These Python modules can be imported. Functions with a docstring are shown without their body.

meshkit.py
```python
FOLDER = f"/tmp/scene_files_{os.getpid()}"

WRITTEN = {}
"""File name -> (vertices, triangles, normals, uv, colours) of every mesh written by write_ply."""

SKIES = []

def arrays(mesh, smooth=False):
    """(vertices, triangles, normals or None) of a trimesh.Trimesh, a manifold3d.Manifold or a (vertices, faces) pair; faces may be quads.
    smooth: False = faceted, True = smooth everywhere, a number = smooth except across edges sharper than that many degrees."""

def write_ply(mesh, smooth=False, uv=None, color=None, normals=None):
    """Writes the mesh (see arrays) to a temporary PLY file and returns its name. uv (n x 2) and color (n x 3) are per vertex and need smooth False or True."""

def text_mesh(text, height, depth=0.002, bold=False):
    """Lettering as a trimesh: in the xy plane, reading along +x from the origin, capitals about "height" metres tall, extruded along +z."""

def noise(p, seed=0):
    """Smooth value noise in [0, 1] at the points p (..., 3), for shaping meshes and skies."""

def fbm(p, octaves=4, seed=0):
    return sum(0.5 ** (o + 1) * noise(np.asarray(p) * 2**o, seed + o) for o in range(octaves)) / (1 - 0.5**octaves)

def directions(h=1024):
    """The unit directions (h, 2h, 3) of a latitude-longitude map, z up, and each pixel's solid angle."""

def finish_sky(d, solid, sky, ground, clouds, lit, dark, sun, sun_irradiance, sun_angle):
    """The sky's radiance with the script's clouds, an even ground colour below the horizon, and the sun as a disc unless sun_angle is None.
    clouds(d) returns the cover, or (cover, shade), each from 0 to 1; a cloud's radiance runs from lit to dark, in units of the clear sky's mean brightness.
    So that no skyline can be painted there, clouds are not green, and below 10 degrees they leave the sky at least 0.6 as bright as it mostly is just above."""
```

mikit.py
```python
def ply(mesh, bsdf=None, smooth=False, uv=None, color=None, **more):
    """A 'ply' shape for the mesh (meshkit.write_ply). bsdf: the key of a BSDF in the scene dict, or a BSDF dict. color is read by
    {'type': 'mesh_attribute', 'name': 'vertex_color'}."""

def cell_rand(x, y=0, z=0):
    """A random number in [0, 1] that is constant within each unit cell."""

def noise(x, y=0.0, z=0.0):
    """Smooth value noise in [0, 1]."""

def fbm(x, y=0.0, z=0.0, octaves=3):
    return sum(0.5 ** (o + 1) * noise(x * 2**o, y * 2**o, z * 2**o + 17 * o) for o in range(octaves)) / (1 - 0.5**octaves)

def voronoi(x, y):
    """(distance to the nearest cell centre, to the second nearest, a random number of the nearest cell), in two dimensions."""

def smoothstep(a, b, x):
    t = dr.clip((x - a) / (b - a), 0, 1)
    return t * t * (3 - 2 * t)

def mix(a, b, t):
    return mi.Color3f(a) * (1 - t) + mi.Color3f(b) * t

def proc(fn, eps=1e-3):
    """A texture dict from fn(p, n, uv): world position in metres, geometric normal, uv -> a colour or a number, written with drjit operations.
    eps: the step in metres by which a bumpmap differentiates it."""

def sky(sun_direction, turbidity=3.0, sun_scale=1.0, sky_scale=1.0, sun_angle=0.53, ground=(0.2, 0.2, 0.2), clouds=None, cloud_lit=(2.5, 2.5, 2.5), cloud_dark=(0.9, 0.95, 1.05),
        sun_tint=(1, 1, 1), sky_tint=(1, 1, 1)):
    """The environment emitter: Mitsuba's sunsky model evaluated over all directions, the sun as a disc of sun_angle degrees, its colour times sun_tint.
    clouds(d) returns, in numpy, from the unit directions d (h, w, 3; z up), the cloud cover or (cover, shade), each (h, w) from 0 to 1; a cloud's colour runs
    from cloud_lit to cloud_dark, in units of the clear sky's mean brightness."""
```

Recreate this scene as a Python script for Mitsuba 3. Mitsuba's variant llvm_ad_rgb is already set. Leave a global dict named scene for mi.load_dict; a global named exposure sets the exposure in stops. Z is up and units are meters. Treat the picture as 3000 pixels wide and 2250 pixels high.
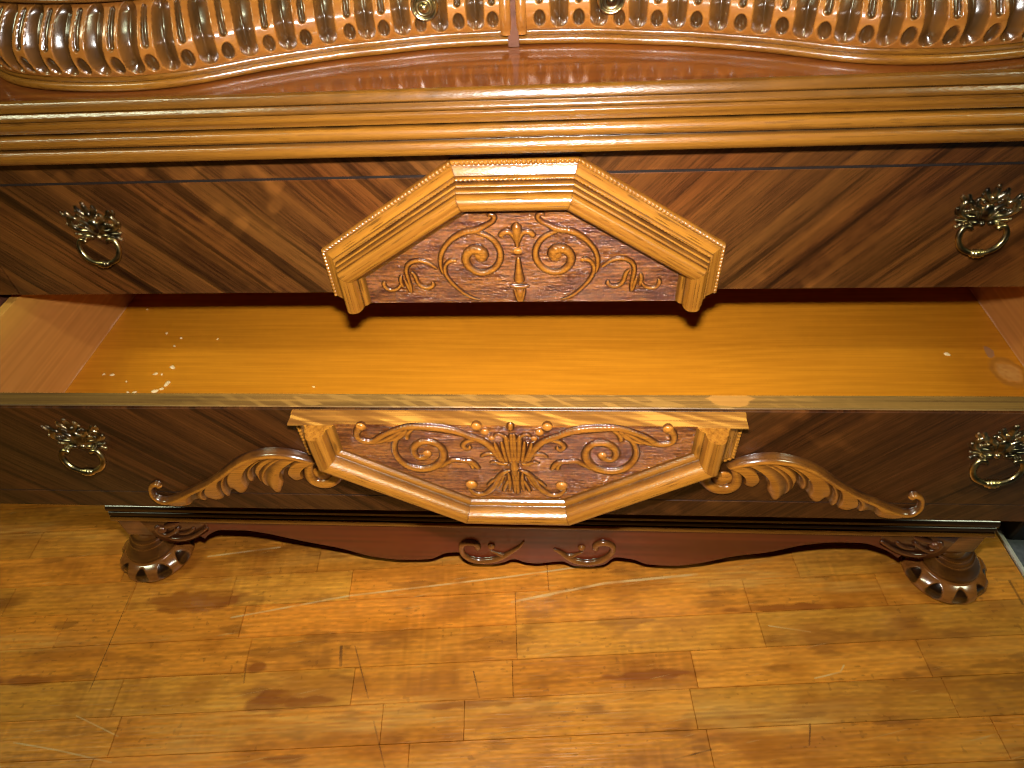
import math, random
import numpy as np, trimesh, drjit as dr, mitsuba as mi, mikit, meshkit
from scipy.interpolate import CubicSpline, PchipInterpolator
from mikit import noise, fbm, smoothstep, mix, proc, cell_rand

T = mi.ScalarTransform4f
scene, labels = {}, {}
rng = np.random.default_rng(7)

# ------------------------------------------------------------------ camera, lamps, exposure
CAM = np.array([0.043, -0.5421, 0.8964])
yaw, pitch, roll = 0.1098, 0.7864, -0.0753
FW = np.array([-math.sin(yaw) * math.cos(pitch), math.cos(yaw) * math.cos(pitch), -math.sin(pitch)])
R0 = np.array([math.cos(yaw), math.sin(yaw), 0.0])
U0 = np.cross(R0, FW)
UP_ = -R0 * math.sin(roll) + U0 * math.cos(roll)
scene['camera'] = {'type': 'perspective', 'fov': 75.06, 'fov_axis': 'x', 'near_clip': 0.01, 'far_clip': 60.0,
                   'to_world': T().look_at(origin=CAM.tolist(), target=(CAM + FW).tolist(), up=UP_.tolist())}
exposure = 0.0
FLASH = 4500.0      # radiance of the small flash lamp
TUBE = 48.0         # radiance of the shop's fluorescent ceiling panels

# the camera's flash: a small lamp 6.5 cm above the lens (its case is built with the lamps, further down)
fl = CAM + UP_ * 0.066
scene['flash_lamp__lens'] = {'type': 'rectangle', 'to_world': T().look_at(origin=fl.tolist(), target=(fl + FW).tolist(), up=UP_.tolist()) @ T().scale([0.021, 0.011, 1]),
                             'emitter': {'type': 'area', 'radiance': {'type': 'rgb', 'value': [FLASH, FLASH * 0.97, FLASH * 0.90]}},
                             'bsdf': {'type': 'diffuse', 'reflectance': {'type': 'rgb', 'value': [.8, .8, .8]}}}
labels['flash_lamp'] = {'label': 'small flash lamp held just above the viewpoint, facing the drawers', 'category': 'lamp'}
TUBES = [(-1.85, -1.05, 2.62), (2.25, -1.05, 2.62)]


def add(key, mesh, bsdf, smooth=False, uv=None, label=None, **kw):
    scene[key] = mikit.ply(mesh, 'mat_' + bsdf, smooth=smooth, uv=uv, **kw)
    if label:
        labels[key] = {'label': label}


def numbered(key):
    def taken(k):
        return k in scene or any(x.startswith(k + '__') for x in scene)
    if not taken(key):
        return key
    i = 1
    while taken(f'{key}_{i:03d}'):
        i += 1
    return f'{key}_{i:03d}'


# ------------------------------------------------------------------ traced shapes (metres, on the plane they are carved on)
UP = [[(-0.0398,0.4873,1.0),(-0.0506,0.4917,2.2),(-0.0607,0.5014,2.4),(-0.068,0.5119,2.6),(-0.0711,0.5206,2.6),(-0.0703,0.5277,2.4),(-0.0667,0.5326,2.6),(-0.062,0.5345,3.2),(-0.0597,0.5339,2.6)],[(-0.0731,0.5186,1.0),(-0.0745,0.5307,2.6),(-0.0716,0.5433,3),(-0.065,0.5532,3.2),(-0.0569,0.5605,3.8),(-0.0472,0.5654,4.2),(-0.0367,0.5675,4.6),(-0.0284,0.5719,3.4),(-0.0219,0.5758,3),(-0.0196,0.581,3),(-0.0221,0.5832,2.6),(-0.0243,0.5802,2.4)],[(-0.0384,0.5662,3),(-0.03,0.5624,3.2),(-0.0229,0.5572,3.4),(-0.0179,0.5492,3.6),(-0.0165,0.5387,3.8),(-0.0205,0.528,4),(-0.0284,0.5216,4.4),(-0.0377,0.5202,4.6),(-0.0452,0.5248,4.8),(-0.0494,0.5323,5),(-0.0487,0.5396,5.4),(-0.044,0.5453,6.4),(-0.0378,0.5467,7.4),(-0.0333,0.5428,7.4),(-0.0346,0.537,6.4),(-0.0389,0.5346,4)],[(-0.0782,0.5248,1.2),(-0.0841,0.5303,2.4),(-0.0918,0.5344,3),(-0.1002,0.534,3),(-0.1064,0.5296,2.8),(-0.109,0.5221,2.6),(-0.1085,0.5139,2.4),(-0.1077,0.5035,2),(-0.1079,0.496,1)],[(-0.1047,0.5221,1.6),(-0.1012,0.5169,2.4),(-0.0998,0.5097,2.6),(-0.0963,0.5044,3.0),(-0.0897,0.5028,3.0),(-0.0849,0.5064,2.6),(-0.0857,0.5101,1.6)],[(-0.1147,0.5181,1.4),(-0.1163,0.5109,2.6),(-0.115,0.5036,2.0)],[(-0.1121,0.5129,1.4),(-0.1101,0.5046,2.4),(-0.1088,0.4966,1.2)],[(-0.1175,0.5068,1.4),(-0.1247,0.5005,2.6),(-0.131,0.5016,2.8),(-0.1338,0.5075,2.6),(-0.1318,0.5111,1.8)]]
UC = [[(0.0002,0.4859,3),(0.0002,0.495,6),(-0.0002,0.5029,7.5)],[(-0.0095,0.5051,1.5),(-0.0049,0.5034,3),(-0.0002,0.5029,3.2),(0.0047,0.5033,3),(0.0094,0.5049,1.5)],[(0.0,0.5065,7.4),(-0.0001,0.5147,5.8),(-0.0001,0.5257,3.6),(0.0001,0.5375,1.8)],[(0.0,0.5408,2),(0.0,0.5442,5.2),(-0.0,0.547,2)],[(-0.0001,0.548,1.6),(-0.0003,0.5564,3.2),(-0.0001,0.5655,6.0),(0.0,0.5709,5.4),(0.0,0.5749,2)],[(-0.0003,0.5527,1.5),(-0.0032,0.5606,2.4),(-0.0066,0.5643,2.8),(-0.0113,0.5643,3.2),(-0.0142,0.5617,3.2),(-0.0127,0.5589,2)]]
LP = [[(-0.128,0.4793,5),(-0.1312,0.4748,4.6),(-0.1341,0.468,3.6),(-0.133,0.4617,3.8),(-0.1271,0.4591,4.2),(-0.1225,0.4589,4),(-0.1145,0.4648,4),(-0.1059,0.4706,3.8),(-0.096,0.4758,4),(-0.0866,0.4789,4.4),(-0.0777,0.4793,5),(-0.0668,0.4786,5.6),(-0.0561,0.4768,5.6),(-0.047,0.4734,5),(-0.0387,0.4684,4.6),(-0.031,0.4646,4.6),(-0.024,0.4592,4.6),(-0.0187,0.4518,4.6),(-0.0148,0.443,4.4),(-0.0109,0.4333,3)],[(-0.0933,0.4742,2),(-0.102,0.4673,3),(-0.1106,0.4614,3),(-0.1246,0.4563,1.5)],[(-0.0905,0.4731,2),(-0.0996,0.4639,3.2),(-0.1062,0.4609,2.5),(-0.1127,0.4589,1.2)],[(-0.0824,0.4776,2),(-0.0887,0.4709,3),(-0.0909,0.4646,3),(-0.0898,0.4617,2)],[(-0.0888,0.4748,2.4),(-0.0987,0.465,3.2),(-0.104,0.4534,3.4),(-0.1047,0.442,3.8),(-0.1011,0.4316,4.4),(-0.0941,0.4243,5),(-0.0827,0.4217,5.2),(-0.0719,0.4253,5.2),(-0.0646,0.4336,5),(-0.0619,0.4439,4.8),(-0.0636,0.4528,4.4),(-0.0696,0.4591,4.6),(-0.0778,0.4594,4.6),(-0.0856,0.4531,4.4),(-0.0879,0.4441,4),(-0.0846,0.4375,3.8),(-0.0777,0.4394,3.8),(-0.0751,0.4455,3.4)],[(-0.0721,0.4241,1.6),(-0.0621,0.4287,3),(-0.0521,0.435,3.6),(-0.0461,0.4339,3.4),(-0.0385,0.4328,3.6),(-0.0348,0.4273,3.2),(-0.0318,0.4218,2)],[(-0.043,0.434,1.6),(-0.0378,0.4241,2.6),(-0.0381,0.421,1.4)],[(-0.0297,0.462,2.4),(-0.0364,0.4619,3.2),(-0.0412,0.4584,3.2),(-0.0431,0.4531,3.2),(-0.0406,0.4502,2.8),(-0.0378,0.455,2)]]
LB = [(-0.0295,0.4805,5.2),(-0.0229,0.4734,4.4),(-0.018,0.465,3.2)]
LC = [[(-0.0008,0.4851,3.4),(-0.0013,0.4753,3.8)],[(-0.0061,0.4686,2),(-0.0055,0.4607,3.2),(-0.0045,0.4455,3.2),(-0.0023,0.4311,3)],[(-0.0012,0.4709,2),(-0.0012,0.4573,3),(-0.0015,0.4311,2.4)],[(-0.0159,0.4594,1.5),(-0.0143,0.4501,3),(-0.0113,0.4394,3.4),(-0.008,0.4316,3)],[(-0.0099,0.4606,1.5),(-0.0085,0.4478,2.8),(-0.0064,0.4322,2.4)],[(0.0002,0.4444,1.5),(-0.0004,0.4335,4),(-0.0005,0.4255,5),(-0.0005,0.4211,4.6),(-0.0003,0.4135,3.6)],[(-0.0001,0.4174,3),(0.0007,0.4058,2.8),(0.0005,0.3844,1.6)],[(-0.004,0.4204,1.5),(-0.0112,0.4165,3.4),(-0.0175,0.404,4),(-0.0245,0.3905,4),(-0.0318,0.3846,3.4),(-0.0383,0.385,3.4),(-0.0427,0.3901,3),(-0.0437,0.3954,3)],[(-0.0065,0.4172,1.5),(-0.0057,0.4043,2.8),(-0.0069,0.3896,1.4)],[(-0.0105,0.4159,1.5),(-0.0136,0.4041,2.4),(-0.0183,0.3934,1.4)],[(-0.0029,0.4186,1.5),(-0.0016,0.4057,2.6),(-0.0019,0.3857,1.4)]]
LK = [(-0.0413,0.3995,6.5)]
ACR = [(-0.3644,0.3658,4.4),(-0.3639,0.3695,4.6),(-0.3699,0.3675,4.4),(-0.3763,0.3581,4.2),(-0.3773,0.3487,4.8),(-0.371,0.3421,6),(-0.3588,0.3434,6),(-0.3407,0.3534,5.4),(-0.3242,0.3632,5.4),(-0.3033,0.3764,5.6),(-0.2825,0.3934,6),(-0.2643,0.4082,6.6),(-0.2474,0.4175,7),(-0.2281,0.4222,7.4),(-0.213,0.4208,7.2),(-0.1991,0.4151,6.4),(-0.1894,0.4088,5)]
ACL = [[(-0.3614,0.3453,3),(-0.3522,0.3398,5),(-0.3432,0.3391,4),(-0.3328,0.3461,2)],[(-0.3299,0.3602,3),(-0.3287,0.3519,4),(-0.3244,0.3482,3)],[(-0.3121,0.3708,4),(-0.3136,0.3597,5.4),(-0.3129,0.3514,5.6),(-0.3071,0.3487,5),(-0.3007,0.3536,3)],[(-0.3003,0.3782,3),(-0.297,0.3693,4),(-0.2944,0.3584,4),(-0.2937,0.3556,2.6)],[(-0.291,0.3855,4),(-0.2883,0.3749,5.6),(-0.2849,0.366,6.4),(-0.2776,0.3643,6),(-0.2701,0.37,4)],[(-0.2783,0.3961,3),(-0.2738,0.3876,4),(-0.268,0.3825,4),(-0.262,0.3809,3)],[(-0.266,0.4065,4),(-0.2625,0.3981,4.4),(-0.2578,0.3931,4),(-0.2527,0.3889,3)],[(-0.2578,0.4116,4),(-0.2527,0.4017,4.6),(-0.2497,0.3916,4.8),(-0.2482,0.3794,4.6),(-0.2472,0.3741,3)],[(-0.2455,0.4167,4),(-0.2414,0.4036,5),(-0.2416,0.3866,6),(-0.2423,0.3707,6.6),(-0.2409,0.3644,5)],[(-0.2342,0.4193,4),(-0.2313,0.4055,4.4),(-0.2313,0.392,4.4),(-0.2329,0.3763,3.4)],[(-0.2208,0.4188,4),(-0.2155,0.4124,4),(-0.2137,0.4042,4),(-0.2135,0.3941,5),(-0.2139,0.3855,4.6)],[(-0.1912,0.4096,4),(-0.1982,0.407,3.6),(-0.2074,0.4043,3),(-0.2127,0.4075,3)]]
ACV = [(-0.1902,0.4096,3),(-0.1988,0.4011,5),(-0.2021,0.3892,6.4),(-0.1998,0.3779,7.4),(-0.1899,0.3746,8),(-0.1785,0.3811,7.4),(-0.1738,0.3915,6.4),(-0.1774,0.3982,5.4),(-0.1847,0.3947,5),(-0.1874,0.3861,4.4)]
BM = [(-0.5512,-0.07,0.1848),(-0.5656,-0.07,0.1561),(0.57,-0.07,0.1538),(0.5478,-0.07,0.1898),(-0.0234,-0.07,0.1526),(-0.0222,-0.07,0.1747)]
AP = [(-0.4632,0.0967),(-0.4495,0.1113),(-0.4298,0.1216),(-0.3988,0.1219),(-0.3696,0.116),(-0.342,0.1057),(-0.3141,0.0953),(-0.2694,0.0799),(-0.2269,0.0596),(-0.1859,0.0529),(-0.1464,0.0566),(-0.1187,0.0744),(-0.1025,0.0769),(-0.0832,0.0472),(-0.0643,0.0452),(-0.0414,0.0519),(-0.0264,0.0619),(-0.0094,0.0533),(0.0059,0.0512),(0.0252,0.0558),(0.0409,0.0584),(0.0596,0.0471),(0.0783,0.0461),(0.0999,0.0527),(0.1144,0.0726),(0.136,0.069),(0.1613,0.0555),(0.1924,0.0533),(0.2274,0.0613),(0.2693,0.0811),(0.314,0.0944),(0.3585,0.1148),(0.3972,0.1221),(0.4245,0.1216),(0.4553,0.1087),(0.4833,0.0852)]
AS = [[(-0.0766,0.0873,4.6),(-0.0742,0.0965,4.6),(-0.0797,0.1051,5),(-0.091,0.1032,4.6),(-0.0973,0.0865,4.2),(-0.0937,0.0697,4.6),(-0.0816,0.0602,5.4),(-0.062,0.0599,5.4),(-0.0452,0.0672,5),(-0.0315,0.0801,4),(-0.0181,0.0943,2.8),(-0.0103,0.1108,1.6)],[(-0.0585,0.0836,2),(-0.0515,0.0802,2.6),(-0.0431,0.075,3.6),(-0.0298,0.0817,2)]]
AK = [(-0.0551,0.0963,5.2)]
AS2 = [[(0.0899,0.0928,4.6),(0.0865,0.103,4.6),(0.0938,0.1114,5),(0.1062,0.1073,4.6),(0.1097,0.0937,4.2),(0.1039,0.0769,4.6),(0.0925,0.0656,5.4),(0.0704,0.0609,5.4),(0.0544,0.0676,5),(0.0416,0.0818,4),(0.0291,0.0918,2)],[(0.0699,0.086,2),(0.0621,0.0811,2.6),(0.0543,0.0762,3.6),(0.0432,0.0818,2)]]
AK2 = [(0.0676,0.0978,5.2)]
KN = [[(-0.487,0.1278,3),(-0.5064,0.112,4),(-0.5166,0.1102,4.5),(-0.5212,0.1211,4.5),(-0.5143,0.1295,4)],[(-0.5139,0.1018,3),(-0.4992,0.099,4),(-0.4811,0.1045,4),(-0.4643,0.1149,3.6),(-0.4461,0.1292,2.6)],[(-0.4945,0.1138,3),(-0.479,0.1171,3.5),(-0.465,0.1286,3)],[(-0.4812,0.1414,3),(-0.4961,0.1356,5),(-0.5079,0.1298,4)]]
KO = [(-0.5268,0.1251),(-0.5351,0.1139),(-0.5315,0.0971),(-0.5242,0.0917),(-0.5071,0.0866),(-0.4889,0.0916),(-0.4724,0.1008),(-0.4483,0.1197),(-0.449,0.1278),(-0.4684,0.1299),(-0.4866,0.1346)]
HB = [(-0.006,0.0002,2.2),(-0.0109,0.0006,2.6),(-0.012,-0.0045,2.6),(-0.0104,-0.0098,2.7),(-0.0044,-0.0152,2.8),(0.0023,-0.0173,2.9),(0.0081,-0.0183,3.4),(0.0113,-0.0184,4.4),(0.0147,-0.0174,3.4),(0.0199,-0.0149,2.9),(0.0265,-0.0117,2.8),(0.03,-0.0078,2.7),(0.0305,-0.002,2.6),(0.0277,0.0032,2.6),(0.023,0.0042,2.2)]
HP = [(-0.0027,0.0466),(-0.0062,0.0374),(0.0068,0.0342),(-0.0212,0.0371),(-0.0237,0.027),(-0.0186,0.0208),(-0.0151,0.0096),(-0.0016,0.0024),(-0.003,0.0181),(0.0057,0.0216),(0.0164,0.009),(0.0218,0.0108),(0.0214,0.0362),(0.0226,0.0249),(0.0186,0.0213),(0.0143,0.0286),(-0.0087,0.0327)]
LEAF = [(-0.3638,0.3347,1.0),(-0.3546,0.3314,1.0),(-0.3456,0.3333,1.0),(-0.3368,0.3407,0.3),(-0.3328,0.3418,0.35),(-0.3248,0.3416,1.0),(-0.3206,0.3463,0.2),(-0.3186,0.3456,1.0),(-0.3125,0.3419,1.0),(-0.3047,0.346,1.0),(-0.3007,0.3521,0.2),(-0.2978,0.349,1.0),(-0.2925,0.3579,0.25),(-0.2875,0.3618,1.0),(-0.2822,0.3545,1.0),(-0.2739,0.3621,1.0),(-0.2673,0.3731,0.25),(-0.2633,0.375,1.0),(-0.2564,0.3843,0.05),(-0.2535,0.3832,1.0),(-0.2531,0.3749,1.0),(-0.253,0.3702,0.45),(-0.2502,0.3678,1.0),(-0.2488,0.3642,0.5),(-0.2432,0.3566,1.0),(-0.2362,0.3667,1.0),(-0.2321,0.3757,1.0),(-0.2294,0.3863,0.2),(-0.2235,0.3959,0.05),(-0.2164,0.3982,0.3),(-0.221,0.3848,1.0),(-0.2169,0.3778,1.0),(-0.2102,0.3815,1.0),(-0.2077,0.3919,0.3),(-0.2028,0.3991,0.1)]
ROOT = [(-0.3598,0.3437),(-0.343,0.3516),(-0.3294,0.3594),(-0.3197,0.3653),(-0.3138,0.369),(-0.3002,0.3782),(-0.2961,0.3816),(-0.2921,0.385),(-0.2791,0.3956),(-0.2685,0.4042),(-0.2656,0.4065),(-0.2597,0.41),(-0.2567,0.4117),(-0.2514,0.4146),(-0.2408,0.4184),(-0.2354,0.4197),(-0.2327,0.4204),(-0.2296,0.4212),(-0.2261,0.4213),(-0.2232,0.4211),(-0.2206,0.4208),(-0.2192,0.4207),(-0.2161,0.4205),(-0.2139,0.4203),(-0.2076,0.418),(-0.2052,0.417),(-0.2044,0.4167),(-0.2047,0.4168),(-0.2029,0.4161),(-0.1988,0.4144),(-0.1992,0.4146),(-0.1956,0.4123),(-0.1923,0.4101),(-0.1926,0.4103),(-0.1908,0.4091)]

# ------------------------------------------------------------------ materials
def rgb(c):
    return {'type': 'rgb', 'value': list(c)}


def material(name, color, rough=0.3, coat=0.0, coat_gloss=0.9, spec=0.5, bump=None, bump_scale=0.0003, metallic=0.0, eps=3e-4):
    b = {'type': 'principled', 'base_color': color if isinstance(color, dict) else (proc(color) if callable(color) else rgb(color)), 'roughness': proc(rough) if callable(rough) else rough, 'specular': spec}
    if coat:
        b['clearcoat'] = coat; b['clearcoat_gloss'] = coat_gloss
    if metallic:
        b['metallic'] = metallic
    if bump is not None:
        b = {'type': 'bumpmap', 'scale': bump_scale, 'height': proc(bump, eps), 'wood': b}
    scene['mat_' + name] = {'type': 'twosided', 'face': b}


def C(*v):
    return mi.Color3f(*v)


def streaks(l, a, b, f):
    """Fine grain along l: 0..1"""
    return 0.6 * noise(l * 6, a * f, b * f) + 0.4 * noise(l * 14 + 9, a * f * 2.7, b * f * 2.7)


def honey(light, dark, glaze, grain=220.0, pores=1.0, turn=None):
    """Hardwood with the grain along x (turn: an angle in the x-z plane, mirrored about x = 0); uv.x is the dark glaze wiped into the recesses."""
    ct, st = (1.0, 0.0) if turn is None else (math.cos(math.radians(turn)), math.sin(math.radians(turn)))

    def fn(p, n, uv):
        x = p.x if turn is None else dr.abs(p.x)
        l, c_ = x * ct + p.z * st, p.z * ct - x * st
        g = streaks(l, p.y, c_, grain)
        big = fbm(l * 5, p.y * 24, c_ * 24)
        c = mix(dark, light, smoothstep(0.15, 0.75, 0.55 * g + 0.45 * big))
        pore = smoothstep(0.66, 0.84, noise(l * 55, (p.y + c_) * 620, (p.y - c_) * 620)) * smoothstep(0.3, 0.6, big) * pores
        c = c * (1 - 0.55 * pore)
        gl = dr.clip(uv.x + (noise(p.x * 70, p.y * 70, p.z * 70) - 0.5) * 0.30 * smoothstep(0.02, 0.2, uv.x), 0, 1)
        return mix(c, glaze, gl)
    return fn


SEAM = 49.0
ST, CT = math.sin(math.radians(SEAM)), math.cos(math.radians(SEAM))


def veneer(zoff, seed, gain=1.0):
    """Book-matched striped walnut: the stripes run down towards the middle from both sides."""
    def fn(p, n, uv):
        side = dr.select(p.x > 0, 5.3, 0.0)
        a, z = dr.abs(p.x), p.z - zoff
        s = a * ST - z * CT
        l = a * CT + z * ST
        w = s + 0.005 * (noise(l * 6, s * 12, seed + side) - 0.5) + 0.0012 * (noise(l * 40, s * 60, seed + 2 + side) - 0.5)
        band = noise(w * 75, l * 0.9, seed + side) * 0.5 + noise(w * 190, l * 1.6, seed + 3 + side) * 0.5
        fine = noise(w * 620, l * 18, seed + side) * 0.45 + noise(w * 1350, l * 44, seed + 1) * 0.55
        grit = noise(w * 1500, l * 160, seed + 6)
        mott = smoothstep(0.50, 0.80, noise(w * 48, l * 85, seed + 8 + side)) * smoothstep(0.40, 0.75, noise(w * 10, l * 8, seed + 11 + side))
        t = smoothstep(0.22, 0.78, band)
        t = dr.clip(0.20 + t * 0.52 + (fine - 0.5) * 0.78 + (grit - 0.5) * 0.22 + 0.45 * mott, 0, 1.25)
        line = 0.80 * smoothstep(0.68, 0.80, noise(w * 150 + 40, l * 1.0, seed + side)) + 0.45 * smoothstep(0.70, 0.86, noise(w * 62 + 71, l * 0.7, seed + side))
        c = mix((0.026, 0.0085, 0.0025), (0.126, 0.0475, 0.0090), t)
        c = mix(c, c * C(1.18, 0.86, 0.80), noise(w * 22, l * 3, seed + 15))
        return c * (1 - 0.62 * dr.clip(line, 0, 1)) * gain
    return fn


def panel_red(p, n, uv):
    g = noise(p.x * 60, p.y * 400, p.z * 520)
    g2 = fbm(p.x * 42, p.z * 75, 3.0)
    g3 = noise(p.x * 380, p.z * 800, 7.0)
    c = mix((0.060, 0.0140, 0.0035), (0.30, 0.098, 0.0140), smoothstep(0.25, 0.85, 0.40 * g + 0.38 * g2 + 0.22 * g3))
    return c


def panel_bump(p, n, uv):
    return 0.6 * noise(p.x * 420, p.z * 900, 1.0) + 0.5 * noise(p.x * 900, p.z * 1500, 5.0) + 0.5 * noise(p.x * 160, p.z * 260, 9.0)


def fine_bump(p, n, uv):
    return noise(p.x * 260, p.y * 900, p.z * 900) + 0.6 * noise(p.x * 700, p.y * 1600, p.z * 1600)


def oak_edge(p, n, uv):
    """Oak end of the drawer front with medullary flecks, a worn pale patch on the right."""
    g = streaks(p.x, p.y, p.z, 420)
    fl = noise(p.x * 110 + p.y * 190, p.y * 150, 4.0)
    c = mix((0.085, 0.042, 0.009), (0.20, 0.105, 0.022), smoothstep(0.2, 0.8, g))
    c = mix(c, (0.26, 0.14, 0.032), 0.5 * smoothstep(0.58, 0.8, fl) * (1 - smoothstep(0.2, 0.34, dr.abs(p.x))))
    d = dr.square((p.x - 0.178) / 0.019) + dr.square((p.y + 0.147) / 0.0085) + 1.1 * (fbm(p.x * 120, p.y * 220, 2.0) - 0.5) - 0.8 * (p.x - 0.178) / 0.03
    c = mix(c, mix((0.24, 0.110, 0.020), (0.36, 0.175, 0.036), g), 0.9 * (1 - smoothstep(0.7, 1.0, d)))
    e = 1 - smoothstep(0.05, 0.3, dr.abs(p.x) - 0.02)
    return c * mix(C(0.85, 0.85, 0.85), C(1.55, 1.3, 1.0), e * smoothstep(0.2, 0.7, noise(p.x * 9, 2.0, 1.0)))


def oak_fleck(p, n, uv):
    g = streaks(p.x, p.y, p.z, 380)
    fl = noise(p.x * 95 + p.y * 260, p.y * 110 + p.x * 8, 4.0)
    c = mix((0.13, 0.048, 0.008), (0.30, 0.125, 0.020), smoothstep(0.2, 0.8, 0.5 * g + 0.5 * fl))
    return mix(c, (0.46, 0.225, 0.040), 0.7 * smoothstep(0.60, 0.80, fl) * smoothstep(0.3, 0.6, g))


def drawer_ply(p, n, uv):
    w = p.y + 0.018 * (fbm(p.x * 3.2, p.y * 9, 2.0) - 0.5) + 0.030 * dr.exp(-dr.square((p.x - 0.13) / 0.16)) * (noise(p.x * 5, p.y * 4, 6.0) - 0.3)
    ring = 0.5 + 0.5 * dr.sin(w * 560 + 5 * noise(p.x * 3, p.y * 20, 1.0))
    g = noise(p.x * 26, p.y * 900, 1.0) * 0.6 + noise(p.x * 9, p.y * 240, 2.0) * 0.4
    c = mix((0.42, 0.138, 0.0055), (0.54, 0.200, 0.0095), dr.clip(0.20 * ring + 0.8 * g, 0, 1))
    big = fbm(p.x * 4, p.y * 10, 5.0)
    c = c * (0.86 + 0.28 * big)
    # old glue spot near the right side and its dark rim
    q = dr.sqrt(dr.square((p.x - 0.546) / 0.016) + dr.square((p.y - 0.030) / 0.022)) + 0.34 * (fbm(p.x * 90, p.y * 90, 3.0) - 0.5)
    c = mix(c, (0.16, 0.07, 0.025), 0.35 * (1 - smoothstep(0.02, 0.30, dr.abs(q - 0.98))))
    c = mix(c, mix((0.44, 0.19, 0.045), (0.54, 0.285, 0.085), noise(p.x * 300, p.y * 300, 2.0)), 0.7 * (1 - smoothstep(0.55, 0.98, q)))
    q2 = dr.sqrt(dr.square((p.x - 0.539) / 0.005) + dr.square((p.y - 0.064) / 0.012)) + 0.5 * (noise(p.x * 200, p.y * 200, 8.0) - 0.5)
    return mix(c, (0.22, 0.13, 0.09), 0.6 * (1 - smoothstep(0.8, 1.1, q2)))


def drawer_side(p, n, uv):
    g = noise(p.y * 14, p.z * 420, 1.0) * 0.6 + noise(p.y * 5, p.z * 130, 2.0) * 0.4
    c = mix((0.40, 0.150, 0.026), (0.53, 0.215, 0.045), g)
    e = 1 - smoothstep(0.0, 0.004, p.z - 0.3412 + 0.002 * noise(p.y * 60, 1.0, 2.0))
    top = smoothstep(0.425, 0.462, p.z)
    c = mix(c, (0.60, 0.30, 0.045), 0.6 * top)
    return mix(c, (0.70, 0.46, 0.30), 0.6 * e)


def red_brown(light, dark):
    def fn(p, n, uv):
        g = noise(p.x * 8, p.y * 160, p.z * 160) * 0.5 + fbm(p.x * 4, p.y * 20, p.z * 20) * 0.5
        return mix(dark, light, smoothstep(0.2, 0.8, g))
    return fn


A0 = math.radians(4.8)
CA, SA = math.cos(A0), math.sin(A0)


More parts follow.
